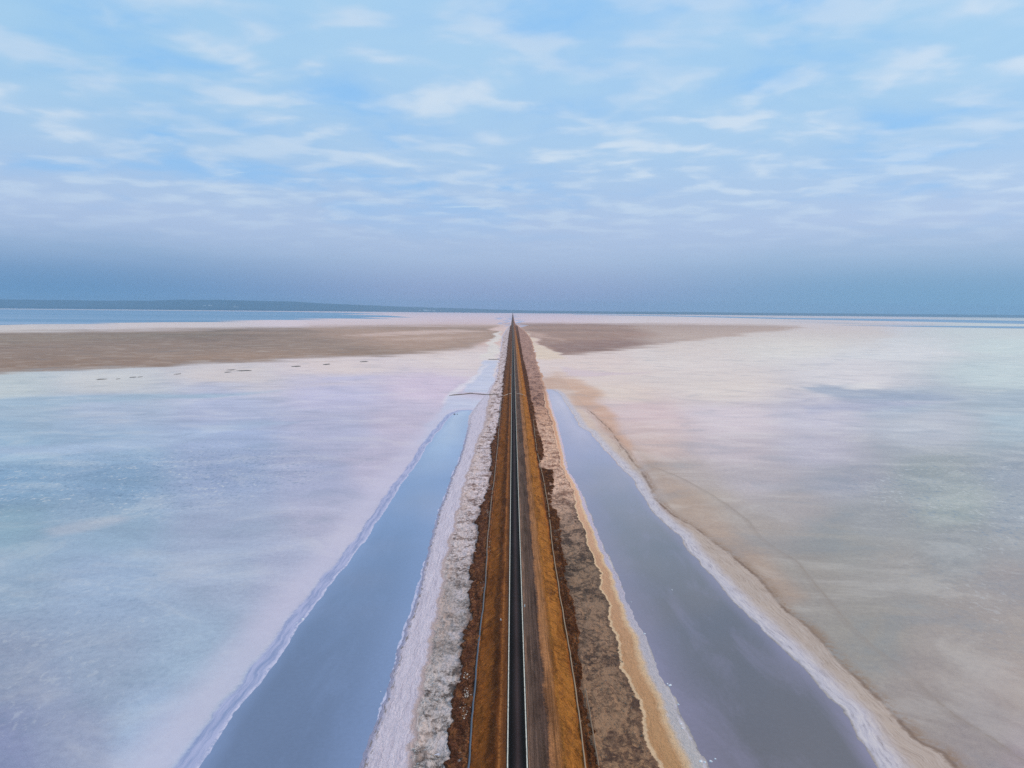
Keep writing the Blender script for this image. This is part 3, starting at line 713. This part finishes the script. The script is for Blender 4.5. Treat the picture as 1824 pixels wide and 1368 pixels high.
smooth = n.mix(n.mul(n.band(B, 0.02, 0.06, 0.10, 0.22), n.step(n.noise(n.vec(n.mul(dd, 1.0), n.mul(Yv, 0.2)), 1.0, 4), 0.5, 0.62)), smooth, alb((128, 122, 126)))
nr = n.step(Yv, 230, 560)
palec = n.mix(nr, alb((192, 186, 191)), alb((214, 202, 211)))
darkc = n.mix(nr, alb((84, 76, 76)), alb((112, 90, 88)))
farl = n.noise(n.mapv(P, (0.14, 0.022, 1), (0, 0, 0.1)), 1.0, 5, 0.65, 0.8)
mud = n.add(n.mul(lac, 0.6), n.add(n.mul(nb, 0.4), n.mul(n.sub(nl, 0.5), 0.55)))
mud = n.add(mud, n.mul(n.mul(n.sub(farl, 0.5), 0.9), n.step(Yv, 500, 1100)))
rough = n.ramp(mud, [(0.30, (1, 1, 1)), (0.62, (0, 0, 0))])
rough = n.mix(n.step(mud, 0.38, 0.55), darkc, palec)
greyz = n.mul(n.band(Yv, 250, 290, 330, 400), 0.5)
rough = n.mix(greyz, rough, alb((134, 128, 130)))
plate = n.mul(n.step(nl, 0.50, 0.60), n.step(B, 1.3, 1.6))
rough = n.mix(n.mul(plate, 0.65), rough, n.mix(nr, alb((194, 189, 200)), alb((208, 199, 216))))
vein = n.mul(n.step(n.math('ABSOLUTE', n.sub(lac, 0.5)), 0.035, 0.006), n.step(nl, 0.38, 0.55))
rough = n.mix(n.mul(vein, 0.55), rough, alb((86, 76, 72)))
Bj = n.add(B, n.add(n.mul(n.sub(nb, 0.5), 0.25), n.mul(n.sub(nl, 0.5), 0.3)))
pinkz = n.mul(n.step(n.noise(n.mapv(P, (0.10, 0.03, 1), (0, 0, 0), (9, 9, 0)), 1.0, 4, 0.6), 0.46, 0.60), n.step(B, 1.7, 1.1))
rough = n.mix(n.mul(pinkz, 0.5), rough, alb((204, 184, 180)))
c = n.mix(n.step(Bj, 0.93, 1.08), smooth, rough)
c = n.mix(n.mul(n.band(Bj, 0.84, 0.94, 0.99, 1.08), 0.6), c, alb((164, 142, 134)))
c = n.mix(n.mul(n.band(Bj, 1.86, 2.0, 2.2, 2.3), 0.5), c, alb((120, 92, 82)))
vv = n.add(1.0, n.add(n.mul(n.sub(nf, 0.5), 0.4), n.mul(n.sub(nb, 0.5), 0.3)))
c = n.mix(1.0, c, n.vec(vv, vv, vv), 'MULTIPLY')
n.put(b.inputs['Base Color'], c); b.inputs['Roughness'].default_value = 0.9; b.inputs['Specular IOR Level'].default_value = 0.2
n.put(b.inputs['Normal'], n.bump(n.add(n.mul(nb, 0.7), n.add(n.mul(nf, 0.3), n.mul(lac, 0.9))), 1.0, 0.8))
tag(link('salt_bank', me, mt), 'pale streaked salt bank turning to rough grey crust, left of the embankment', 'salt bank', kind='structure')

def zright(X, Y, B, L):
    d = L[2][:, None] - X
    z = np.interp(d, [-2.5, -1, 0, 3, 8, 40], [-0.5, -0.18, 0.04, 0.14, 0.22, 0.28])
    rough = sst(1.02 - B, 0, 0.12)
    z = z + rough * (0.05 + 0.85 * (0.3 - np.abs(fbm(X / 5.0, Y / 7.0, 4, 141))) + 0.35 * fbm(X / 1.5, Y / 1.9, 3, 145))
    e = X - L[0][:, None]
    z = z * sst(e, -4.6, -3.2) - 0.5 * (1 - sst(e, -4.6, -3.2))
    return z, {'d': d}
me = band_mesh('mud_bank', pinch(R4, XC + 22), [pinch(R5, XC + 24)], pinch(R6, XC + 25), ryb, 5.0, 2.5, (60, 24), zright, 160)
mt, n, b = material('brown_mud_bank')
P = n.pos(); B = n.attr('b'); dd = n.attr('d'); Yv = n.xyz(P)[1]
nb = n.noise(P, 0.45, 6, 0.65, 0.6); nf = n.noise(P, 2.0, 4, 0.65); nl = n.noise(n.mapv(P, (0.09, 0.06, 1), (0, 0, 0), (4, 2, 0)), 1.0, 4, 0.55)
lac = n.noise(n.mapv(P, (0.33, 0.20, 1), (0, 0, -0.4)), 1.0, 6, 0.7, 1.2)
rill = n.noise(n.mapv(P, (0.10, 0.55, 1)), 1.0, 4, 0.6, 0.3)
farl = n.noise(n.mapv(P, (0.12, 0.022, 1), (0, 0, -0.1)), 1.0, 5, 0.65, 0.8)
s1 = n.noise(n.vec(n.mul(dd, 1.2), n.mul(Yv, 0.03)), 1.0, 5, 0.65)
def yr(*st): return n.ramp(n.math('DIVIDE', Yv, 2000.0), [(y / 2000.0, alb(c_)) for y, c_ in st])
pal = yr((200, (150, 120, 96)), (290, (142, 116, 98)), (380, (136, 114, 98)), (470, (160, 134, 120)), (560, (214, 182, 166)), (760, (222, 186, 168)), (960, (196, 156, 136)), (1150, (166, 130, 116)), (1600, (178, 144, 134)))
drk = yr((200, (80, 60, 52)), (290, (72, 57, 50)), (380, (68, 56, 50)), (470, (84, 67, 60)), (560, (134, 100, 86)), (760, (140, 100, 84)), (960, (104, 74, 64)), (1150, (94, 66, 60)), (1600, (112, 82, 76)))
mud = n.add(n.mul(lac, 0.5), n.add(n.mul(nb, 0.35), n.add(n.mul(rill, 0.15), n.add(n.mul(n.mul(n.sub(farl, 0.5), 0.9), n.step(Yv, 500, 1100)), n.mul(n.sub(nl, 0.5), 0.7)))))
plate = n.noise(n.mapv(P, (0.11, 0.07, 1), (0, 0, 0.2), (1, 6, 0)), 1.0, 4, 0.5, 0.8)
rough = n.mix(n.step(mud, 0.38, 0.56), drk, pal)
rough = n.mix(n.mul(n.step(plate, 0.53, 0.58), 0.65), rough, n.mix(1.0, pal, (1.12, 1.08, 1.02), 'MULTIPLY'))
rough = n.mix(n.mul(n.band(plate, 0.47, 0.505, 0.52, 0.545), 0.55), rough, drk)
vein = n.mul(n.step(n.math('ABSOLUTE', n.sub(lac, 0.5)), 0.03, 0.005), n.step(nl, 0.62, 0.45))
rough = n.mix(n.mul(vein, 0.45), rough, drk)
orange = yr((200, (178, 140, 102)), (300, (184, 146, 116)), (420, (196, 158, 132)), (560, (220, 176, 152)), (900, (206, 158, 132)), (1200, (196, 150, 126)), (1600, (205, 170, 150)))
orange = n.mix(n.mul(n.step(s1, 0.5, 0.34), 0.35), orange, alb((150, 108, 76)))
peach = yr((200, (206, 184, 158)), (420, (226, 192, 160)), (700, (232, 200, 180)), (1600, (222, 190, 170)))
rim = yr((200, (178, 178, 184)), (350, (176, 174, 196)), (600, (196, 184, 208)), (1600, (210, 190, 196)))
Bj = n.add(B, n.add(n.mul(n.sub(nb, 0.5), 0.14), n.mul(n.sub(nl, 0.5), 0.12)))
c = n.mix(n.step(Bj, 0.97, 1.04), rough, orange)
c = n.mix(n.mul(n.band(Bj, 0.86, 0.95, 0.98, 1.0), 0.45), c, drk)
c = n.mix(n.mul(n.band(Bj, 0.985, 1.01, 1.05, 1.12), 0.85), c, peach)
c = n.mix(n.mul(n.step(Bj, 1.42, 1.66), 0.8), c, peach)
c = n.mix(n.step(Bj, 1.62, 1.82), c, rim)
c = n.mix(n.step(n.add(Yv, n.mul(n.sub(nl, 0.5), 300)), 1120, 1350), c, n.mix(n.step(Bj, 1.2, 1.9), rough, alb((190, 152, 132))))
c = n.mix(n.mul(n.band(B, -0.2, -0.05, 0.0, 0.05), 0.5), c, drk)
vv = n.add(1.0, n.add(n.mul(n.sub(nf, 0.5), 0.4), n.mul(n.sub(nb, 0.5), 0.3)))
c = n.mix(1.0, c, n.vec(vv, vv, vv), 'MULTIPLY')
n.put(b.inputs['Base Color'], c); b.inputs['Roughness'].default_value = 0.9; b.inputs['Specular IOR Level'].default_value = 0.2
n.put(b.inputs['Normal'], n.bump(n.add(n.mul(nb, 0.7), n.add(n.mul(nf, 0.3), n.mul(lac, 0.9))), 1.0, 0.8))
tag(link('mud_bank', me, mt), 'rough brown mud bank edged by an orange shore strip, right of the embankment', 'mud bank', kind='structure')

# ------------------------------------------------------------------ hills on the far shore
hx = np.linspace(-62000, 62000, 520); hy = np.linspace(57000, 76000, 60)
X, Y = np.meshgrid(hx, hy)
PXh = 912 + X / 62000 * FPX
top = np.interp(PXh, [-300, 0, 120, 230, 300, 400, 480, 560, 640, 720, 800, 880, 940, 1050, 1300, 1824, 2200], [840, 800, 760, 800, 905, 890, 840, 690, 560, 450, 380, 290, 235, 215, 225, 230, 230])
rise = sst(Y, 57000, 66000)
fall = 1 - 0.6 * sst(Y, 68000, 76000)
Z = top * (0.24 * sst(Y, 57000, 58200) + 0.76 * rise ** 1.3) * fall * (1 + 0.10 * fbm(X / 5200, Y / 3000, 5, 201)) + 60 * rise * fbm(X / 1600, Y / 1200, 4, 205) * (top / 900) - 6
hillZ = lambda x, y: None
me = grid_mesh('hills', X, Y, Z)
mt, n, b = material('haze_blue_hills'); P = n.pos()
nh = n.noise(P, 0.0009, 5, 0.6)
n.put(b.inputs['Base Color'], n.ramp(nh, [(0.35, (.012, .065, .11)), (0.6, (.025, .085, .14)), (0.75, (.05, .11, .16))])); b.inputs['Roughness'].default_value = 1.0  # distance haze painted into the hills' own colour as blue
tag(link('hills', me, mt), 'low blue hazy hills along the horizon, highest at the left', 'hills', kind='structure')
def hill_at(x, y):
    i = int(round((x - hx[0]) / (hx[1] - hx[0]))); j = int(round((y - hy[0]) / (hy[1] - hy[0])))
    return float(Z[max(0, min(59, j)), max(0, min(519, i))])

# ------------------------------------------------------------------ small meshes
def bm_obj(name, bm, mat, parent=None, smooth=True):
    me = bpy.data.meshes.new(name); bm.to_mesh(me); bm.free()
    if smooth:
        for f in me.polygons: f.use_smooth = True
    return link(name, me, mat, parent)
def flat_mat(name, colr, rough=0.8, var=0.25, scale=3.0):
    mt, n, b = material(name)
    nz = n.noise(n.new('ShaderNodeTexCoord').outputs['Object'], scale, 4, 0.6)
    v = n.add(1.0, n.mul(n.sub(nz, 0.5), var * 2))
    n.put(b.inputs['Base Color'], n.mix(1.0, colr, n.vec(v, v, v), 'MULTIPLY'))
    b.inputs['Roughness'].default_value = rough
    return mt
def blob_mesh(name, size, seed, mat, sub=2):
    bm = bmesh.new(); bmesh.ops.create_icosphere(bm, subdivisions=sub, radius=1.0)
    r = random.Random(seed)
    ph = [(Vector((r.uniform(-1, 1), r.uniform(-1, 1), r.uniform(-1, 1))).normalized(), r.uniform(0.5, 0.95)) for _ in range(9)]
    for v in bm.verts:
        d_ = v.co.normalized(); k = 1.0
        for a_, lim in ph:
            t = d_.dot(a_)
            if t > lim: k = min(k, lim / t)
        v.co = Vector((d_.x * size[0], d_.y * size[1], max(d_.z, -0.35) * size[2])) * k * r.uniform(0.93, 1.05)
    me = bpy.data.meshes.new(name); bm.to_mesh(me); bm.free(); me.materials.append(mat)
    return me

# pipes laid along both toes
def pipe(name, px, rad, mat, label, z0, wob):
    pts = sorted(ground_pts(px), key=lambda p_: p_[1])
    ys = np.concatenate([[60.0, 120.0], rows(pts[0][1], pts[-1][1], 2.0, 0.006)])
    xs = np.interp(ys, [p_[1] for p_ in pts], [p_[0] for p_ in pts]) + wob * fbm(ys / 14, ys * 0, 3, 211) * 1.0
    zs = np.maximum(profile(xs - XC), 0.35) + z0 + rad * 0.5
    bm = bmesh.new(); prev = None; S = 8
    for x, y, z in zip(xs, ys, zs):
        ring = [bm.verts.new((x + rad * math.cos(a), y, z + rad * math.sin(a))) for a in np.linspace(0, 2 * math.pi, S, endpoint=False)]
        if prev:
            for i in range(S): bm.faces.new((prev[i], prev[(i + 1) % S], ring[(i + 1) % S], ring[i]))
        else: bm.faces.new(ring)
        prev = ring
    bm.faces.new(prev[::-1])
    bmesh.ops.recalc_face_normals(bm, faces=bm.faces[:])
    o = bm_obj(name, bm, mat)
    return tag(o, label, 'pipe')
pipe_mat, n, b = material('blue_grey_pipe'); P = n.pos()
n.put(b.inputs['Base Color'], n.ramp(n.step(n.add(n.xyz(P)[1], n.mul(n.noise(P, 0.05, 3), 120)), 330, 480), [(0.0, (.075, .10, .14)), (0.4, (.11, .11, .12)), (1.0, (.22, .14, .09))])); b.inputs['Roughness'].default_value = 0.6
pipe('pipe', PIPE_L, 0.33, pipe_mat, 'blue grey pipe lying along the left toe of the embankment', 0.18, 0.35)
pipe('pipe', PIPE_R, 0.25, flat_mat('dusty_tan_pipe', (.36, .24, .15), 0.8, 0.3, 0.3), 'dusty tan pipe lying along the right toe of the orange slope', 0.18, 0.3)
pipe('pipe', PIPE_R2, 0.2, flat_mat('dusty_brown_pipe', (.26, .17, .11), 0.8, 0.3, 0.3), 'short thin brown pipe at the outer edge of the right rubble, nearest the viewer', 0.25, 0.3)

# rubble strewn on the toes: nobody could count it
def rubble(name, spots, mat, label):
    protos = []
    for k in range(6):
        me = blob_mesh('p', (1, random.uniform(.7, 1), random.uniform(.5, .8)), 300 + k, mat, 1)
        co = np.zeros(len(me.vertices) * 3); me.vertices.foreach_get('co', co)
        fi = np.array([list(f.vertices) for f in me.polygons]); protos.append((co.reshape(-1, 3), fi)); bpy.data.meshes.remove(me)
    V, F, base = [], [], 0
    for i, (x, y, z, s) in enumerate(spots):
        co, fi = protos[i % 6]; a = random.uniform(0, 6.28)
        rot = np.array([[math.cos(a), -math.sin(a), 0], [math.sin(a), math.cos(a), 0], [0, 0, 1]])
        V.append(co @ rot.T * s + np.array([x, y, z])); F.append(fi + base); base += len(co)
    V = np.concatenate(V); F = np.concatenate(F)
    me = bpy.data.meshes.new(name); me.from_pydata(V.tolist(), [], F.tolist()); me.update()
    return tag(link(name, me, mat), label, 'rubble', kind='stuff')
brown_stone, n, b = material('brown_stone'); P = n.pos()
ns = n.noise(P, 0.7, 3, 0.6)
n.put(b.inputs['Base Color'], n.ramp(ns, [(0.28, (.025, .015, .010)), (0.5, (.065, .038, .025)), (0.68, (.15, .095, .065)), (0.74, (.42, .33, .26))])); b.inputs['Roughness'].default_value = 0.95
spots = []
for _ in range(5200):
    y = 190 * (900 / 190) ** random.random()
    if random.random() < 0.5:
        lo, hi = float(L2(y)), XC - 15.6
    else:
        lo, hi = XC + 22.3, float(R4(y))
    if hi - lo < 0.8: continue
    x = random.uniform(lo + 0.2, hi - 0.2); s = random.uniform(0.12, 0.34) * (1 + 1.2 * (random.random() < 0.07))
    spots.append((x, y, 0.42 + random.uniform(-.05, .15), s))
rubble('rubble', spots, brown_stone, 'loose dark brown rubble strewn along both toes of the embankment')
pale_stone = flat_mat('salt_caked_stone', (.62, .50, .42), 0.9, 0.3, 1.0)
spots = []
for (px, py, k, spx, spy) in ((832, 1238, 40, 7, 9), (829, 1270, 34, 6, 14), (832, 1205, 16, 6, 10), (853, 1130, 16, 3, 20), (868, 915, 40, 7, 10), (872, 960, 26, 3, 30), (878, 850, 18, 3, 30), (860, 1045, 10, 4, 15)):
    for _ in range(k):
        x, y = at(px + random.gauss(0, spx / 2), py + random.gauss(0, spy / 2), 0.4)
        off = x - XC
        z = float(profile(np.array([off]))[0]) if off > float(L2(y)) - XC else 0.2
        spots.append((x, y, z + 0.2, random.uniform(0.14, 0.36)))
rubble('rubble', spots, pale_stone, 'pale salt caked stones heaped beside the blue grey pipe')

clod_grey = flat_mat('grey_salt_clod', (.42, .39, .38), 0.95, 0.5, 0.4)
clod_brown = flat_mat('brown_mud_clod', (.17, .125, .095), 0.95, 0.5, 0.4)
for fa, fb, mat_, label in ((L3, L2, clod_grey, 'grey salt clods scattered over the rough left bank'), (R4, R5, clod_brown, 'brown mud clods scattered over the rough right bank')):
    spots = []
    while len(spots) < 2600:
        y = 192 * (900 / 192) ** random.random()
        x = random.uniform(float(fa(y)) + 0.5, float(fb(y)) - 0.5)
        if vn(x / 7, y / 11, 301) * 0.6 + vn(x / 2.5, y / 3.5, 302) * 0.4 < 0.52: continue
        spots.append((x, y, 0.36 + random.uniform(-.1, .1), random.uniform(0.10, 0.26) * (1 + 1.1 * (random.random() < 0.08))))
    rubble('rubble', spots, mat_, label)

# white marker stones along the road
white_paint = flat_mat('whitewashed_stone', (.80, .76, .70), 0.8, 0.12, 2.0)
def marker(px, py, label, hgt=1.1):
    x, y = at(px, py, 1.9)
    off = x - XC
    z = surf(off) - 0.15
    bm = bmesh.new(); bmesh.ops.create_cube(bm, size=1.0)
    for v in bm.verts:
        top = v.co.z > 0
        v.co = Vector((v.co.x * (0.5 if top else 0.62), v.co.y * (0.28 if top else 0.36), (v.co.z + 0.5) * hgt))
    bmesh.ops.bevel(bm, geom=[e for e in bm.edges], offset=0.07, segments=2, affect='EDGES')
    o = bm_obj('marker_stone', bm, white_paint, None, False); o.location = (x, y, z)
    tag(o, label, 'marker stone', 'white marker stones by the road')
marker(892, 1105, 'white marker stone on the brown slope, nearest one left of the road', 1.0)
marker(934.5, 1081, 'white marker stone touching the right edge line of the road', 1.3)
marker(910, 656, 'white marker stone left of the road, farther of the distant pair', 3.0)
marker(909.5, 668.5, 'white marker stone left of the road, nearer of the distant pair', 2.2)
marker(931.5, 668.5, 'small pale marker stone on the far orange slope right of the road', 1.8)

# salt lumps standing in the ponds
lump_mat = flat_mat('salt_lump', (.80, .80, .82), 0.7, 0.12, 1.5)
def lump(px, py, s, label, mat=None, name='salt_lump', cat='salt lump', grp='salt lumps at the pond edges'):
    x, y = at(px, py, 0)
    o = link(name, blob_mesh(name, (s, s * random.uniform(.7, 1.1), s * 0.7), int(px * 7 + py), mat or lump_mat)); o.location = (x, y, -0.02)
    tag(o, label, cat, grp)
lump(539, 1103, 0.7, 'white salt lump on the far bank of the blue pond, larger of the two')
lump(529, 1110, 0.4, 'small white salt lump on the far bank of the blue pond, next to the larger')
lump(742, 1062, 0.5, 'white salt lump at the blue pond edge beside the pale streaked bank')
lump(678, 1232, 0.3, 'tiny white salt lump standing alone in the blue pond near the pale bank')
lump(1148, 1129, 0.6, 'white salt lump at the grey pond edge, beside the orange strip, second farthest one')
lump(1197, 1051, 0.4, 'small white salt lump far out in the middle of the grey pond')
lump(1194, 1221, 0.75, 'biggest white salt lump at the inner edge of the grey pond, halfway down')
lump(1189, 1218, 0.4, 'small white salt lump tucked beside the biggest one in the grey pond')
lump(1208, 1255, 0.45, 'white salt lump in the grey pond, next nearer than the biggest one')
lump(1213, 1289, 0.4, 'small white salt lump at the grey pond edge, upper of a close pair')
lump(1215, 1297, 0.42, 'small white salt lump at the grey pond edge, lower of a close pair')
lump(1248, 1356, 0.75, 'white salt lump at the bottom shore of the grey pond, left end of the row')
lump(1256, 1358, 0.5, 'white salt lump at the bottom shore of the grey pond, second in the row')
lump(1266, 1356, 0.6, 'white salt lump at the bottom shore of the grey pond, third in the row')
lump(1274, 1352, 0.4, 'white salt lump at the bottom shore of the grey pond, outermost in the row')
lump(1124, 1072, 0.35, 'tiny white salt lump at the grey pond edge, farthest of them')
dark_stone = flat_mat('dark_wet_mud', (.09, .085, .09), 0.9, 0.3, 0.5)
lump(810, 738, 1.7, 'dark mud hump near the far tip of the blue pond, left one', dark_stone, 'mud_hump', 'mud hump', 'mud humps in the blue pond')
lump(814.5, 738, 1.1, 'dark mud hump near the far tip of the blue pond, right one', dark_stone, 'mud_hump', 'mud hump', 'mud humps in the blue pond')

# low dark mud shoals far left, and cross bunds
shoal_mat = flat_mat('dark_shoal_mud', (.16, .13, .115), 0.95, 0.35, 0.02)
def shoal(px0, px1, py, label, hpx):
    (xa, ya), (xb, yb) = at(px0, py), at(px1, py)
    cx_, cy_ = (xa + xb) / 2, (ya + yb) / 2; wdt = (xb - xa) / 2; dep = hpx * cy_ ** 2 / (FPX * H) * 0.5
    t = np.linspace(0, 2 * math.pi, 40, endpoint=False); bm = bmesh.new(); rings = []
    for rr, zz in ((1.0, -0.3), (0.92, 0.15), (0.6, 0.5), (0.2, 0.7)):
        rings.append([bm.verts.new((wdt * rr * math.cos(a) * (1 + 0.35 * float(fbm(np.cos(a) * 1.6 + px0, np.sin(a) * 1.6, 3, 231))),
                                    dep * rr * math.sin(a) * (1 + 0.6 * float(fbm(np.cos(a) * 2 + px0, np.sin(a) * 2, 3, 233))), zz)) for a in t])
    for A, Bq in zip(rings, rings[1:]):
        for i in range(40): bm.faces.new((A[i], A[(i + 1) % 40], Bq[(i + 1) % 40], Bq[i]))
    bm.faces.new(rings[-1])
    o = bm_obj('mud_shoal', bm, shoal_mat); o.location = (cx_, cy_, 0)
    tag(o, label, 'mud shoal', 'mud shoals on the left salt', 'structure')
shoal(172, 190, 675.5, 'faint mud shoal farthest left on the pale salt', 2.0)
shoal(207, 214, 675, 'tiny dark mud shoal second from the left edge of the salt', 1.5)
shoal(231, 243, 672, 'small dark mud shoal third from the left, left of a smaller one', 1.8)
shoal(246, 253, 671.5, 'small dark mud shoal fourth from the left, close to its larger neighbour', 1.5)
shoal(311, 320, 666.5, 'dark mud shoal standing alone in the middle of the pale strip', 2.2)
shoal(399, 412, 663, 'dark mud shoal lower left of the long one', 1.8)
shoal(404, 420, 659, 'pale brown mud shoal above the long one', 1.8)
shoal(422, 450, 660.2, 'longest dark mud shoal on the pale left salt', 2.0)
shoal(520, 536, 652.5, 'dark mud shoal below the brown mudflat, right of the longest one', 2.2)
shoal(576, 588, 649, 'dark mud shoal below the brown mudflat, second from the right', 2.2)
shoal(641, 656, 644.2, 'dark mud shoal nearest the road on the left salt', 1.8)

bund_mat = flat_mat('bund_earth', (.17, .125, .105), 0.95, 0.35, 0.12)
def bund(name, px, wid, hgt, mat, label, cat='earth bund', conform=False):
    P_ = [at(x, y) for x, y in px]; path = []
    for (a, b_) in zip(P_, P_[1:]):
        k = max(2, int(abs(b_[0] - a[0]) / 1.5))
        path += [(a[0] + (b_[0] - a[0]) * i / k, a[1] + (b_[1] - a[1]) * i / k) for i in range(k)]
    path.append(P_[-1]); path = np.array(path)
    path[:, 1] += 1.0 * fbm(path[:, 0] / 6, path[:, 0] * 0, 3, 241)
    offs = np.array([-1, -0.6, -0.2, 0.2, 0.6, 1]) ; hh = np.array([-0.35, 0.45, 1.0, 0.95, 0.4, -0.35])
    X = np.repeat(path[:, 0:1], 6, 1); Y = path[:, 1:2] + offs * wid / 2
    base = profile(X - XC) * (np.abs(X - XC + 4) < 26) if conform else 0.1
    taper = np.minimum(1, np.minimum(np.arange(len(path)), np.arange(len(path))[::-1]) / 4.0 + 0.1)[:, None]
    Zb = base + hh * hgt * taper * (1 + 0.5 * fbm(X / 2.5, Y / 2.5, 3, 243))
    return tag(link(name, grid_mesh(name, X, Y, Zb), mat), label, cat, kind=None)
bund('earth_bund', [(800, 704.5), (822, 703), (838, 701), (850, 702), (872, 703.5), (892, 702)], 9.0, 1.1, bund_mat, 'brown earth bund reaching left from the embankment between the two left ponds')
bund('earth_bund', [(869, 640.3), (880, 640.5), (890, 640.3)], 9.0, 1.5, bund_mat, 'short dark earth bund left of the embankment, the far one')
sand_mat = flat_mat('pale_sand', (.55, .42, .34), 0.95, 0.2, 0.2)
bund('sand_ridge', [(896, 706), (901, 704.2), (908, 702.9), (911, 702.6)], 5.0, 0.35, sand_mat, 'pale sand ridge climbing the left slope beside the earth bund', 'sand ridge', True)
bund('sand_ridge', [(919.5, 702.8), (926, 703.3), (934, 705.2), (941, 708)], 4.0, 0.35, sand_mat, 'pale sand ridge running down the right orange slope', 'sand ridge', True)

# ------------------------------------------------------------------ far white buildings under the hills
wall_m = flat_mat('white_wall', (.80, .80, .80), 0.8, 0.1, 0.01); roof_m = flat_mat('pale_roof', (.70, .70, .72), 0.7, 0.1, 0.01)
def building(px, py, wpx, hpx, label):
    yy = 57600.0
    ray = (px - 912) * cr + (684 - py) * cu + FPX * f0
    # stand on the hillside where the sight line meets it
    for yy in np.arange(57050.0, 66000.0, 60.0):
        k = yy / ray[1]; x = ray[0] * k; z = H + ray[2] * k
        if z <= hill_at(x, yy): break
    m_px = yy / FPX; wd, hg, dp = wpx * m_px, hpx * m_px, wpx * m_px * 0.6
    root = bpy.data.objects.new('warehouse', None); COL.objects.link(root); root.location = (x, yy - 30, z)
    bm = bmesh.new(); bmesh.ops.create_cube(bm, size=1.0)
    for v in bm.verts: v.co = Vector((v.co.x * wd, v.co.y * dp, v.co.z * (hg + 30) + (hg - 30) / 2))
    bm_obj('wall', bm, wall_m, root, False)
    bm = bmesh.new(); e = 4.0
    pr = [(-wd / 2 - e, -dp / 2 - e, hg), (wd / 2 + e, -dp / 2 - e, hg), (wd / 2 + e, dp / 2 + e, hg), (-wd / 2 - e, dp / 2 + e, hg), (-wd / 2 - e, 0, hg * 1.3), (wd / 2 + e, 0, hg * 1.3)]
    vs = [bm.verts.new(p_) for p_ in pr]
    for f in ((0, 1, 5, 4), (2, 3, 4, 5), (0, 4, 3), (1, 2, 5), (3, 2, 1, 0)): bm.faces.new([vs[i] for i in f])
    bm_obj('roof', bm, roof_m, root, False)
    tag(root, label, 'warehouse', 'white buildings under the far hills')
building(372.5, 544.8, 3.0, 1.2, 'far white building on the hillside, left one of the upper pair')
building(377, 545, 1.6, 1.3, 'far white building on the hillside, right one of the upper pair')
building(364, 544.9, 5.0, 0.6, 'long low far building on the hillside, leftmost of all')
building(418, 547, 2.4, 1.6, 'bright far white building standing at the foot of the hills, left of a smaller one')
building(423, 547.2, 2.4, 0.9, 'smaller far white building just right of the bright one at the foot of the hills')
building(748.2, 553.6, 1.8, 1.0, 'far white building left of the road, leftmost of the row on the horizon')
building(757.5, 553.8, 5.2, 1.5, 'widest far white building in the row on the horizon left of the road')
building(762.2, 554.0, 2.0, 1.4, 'far white building directly right of the widest one in the horizon row')
building(766, 554.0, 3.0, 1.1, 'far white building fourth from left in the horizon row')
building(773, 554.3, 5.0, 0.8, 'long low far white building in the horizon row, second from right')
building(785.4, 554.6, 2.2, 1.2, 'far white building standing alone at the right end of the horizon row')

# ------------------------------------------------------------------ air
bm = bmesh.new(); bmesh.ops.create_cube(bm, size=1.0)
for v in bm.verts: v.co = Vector((v.co.x * 200000, v.co.y * 100000 + 45000, -2.2 if v.co.z < 0 else 1150.0))
mt = bpy.data.materials.new('haze_air'); mt.use_nodes = True
nt = mt.node_tree; nt.nodes.remove(nt.nodes['Principled BSDF'])
vol = nt.nodes.new('ShaderNodeVolumePrincipled')
vol.inputs['Color'].default_value = (0.36, 0.56, 0.76, 1); vol.inputs['Density'].default_value = 1.4e-5; vol.inputs['Anisotropy'].default_value = 0.0
nt.links.new(vol.outputs[0], nt.nodes['Material Output'].inputs['Volume'])
tag(bm_obj('haze', bm, mt, None, False), 'thin blue haze over the far salt and hills', 'haze', kind='stuff')
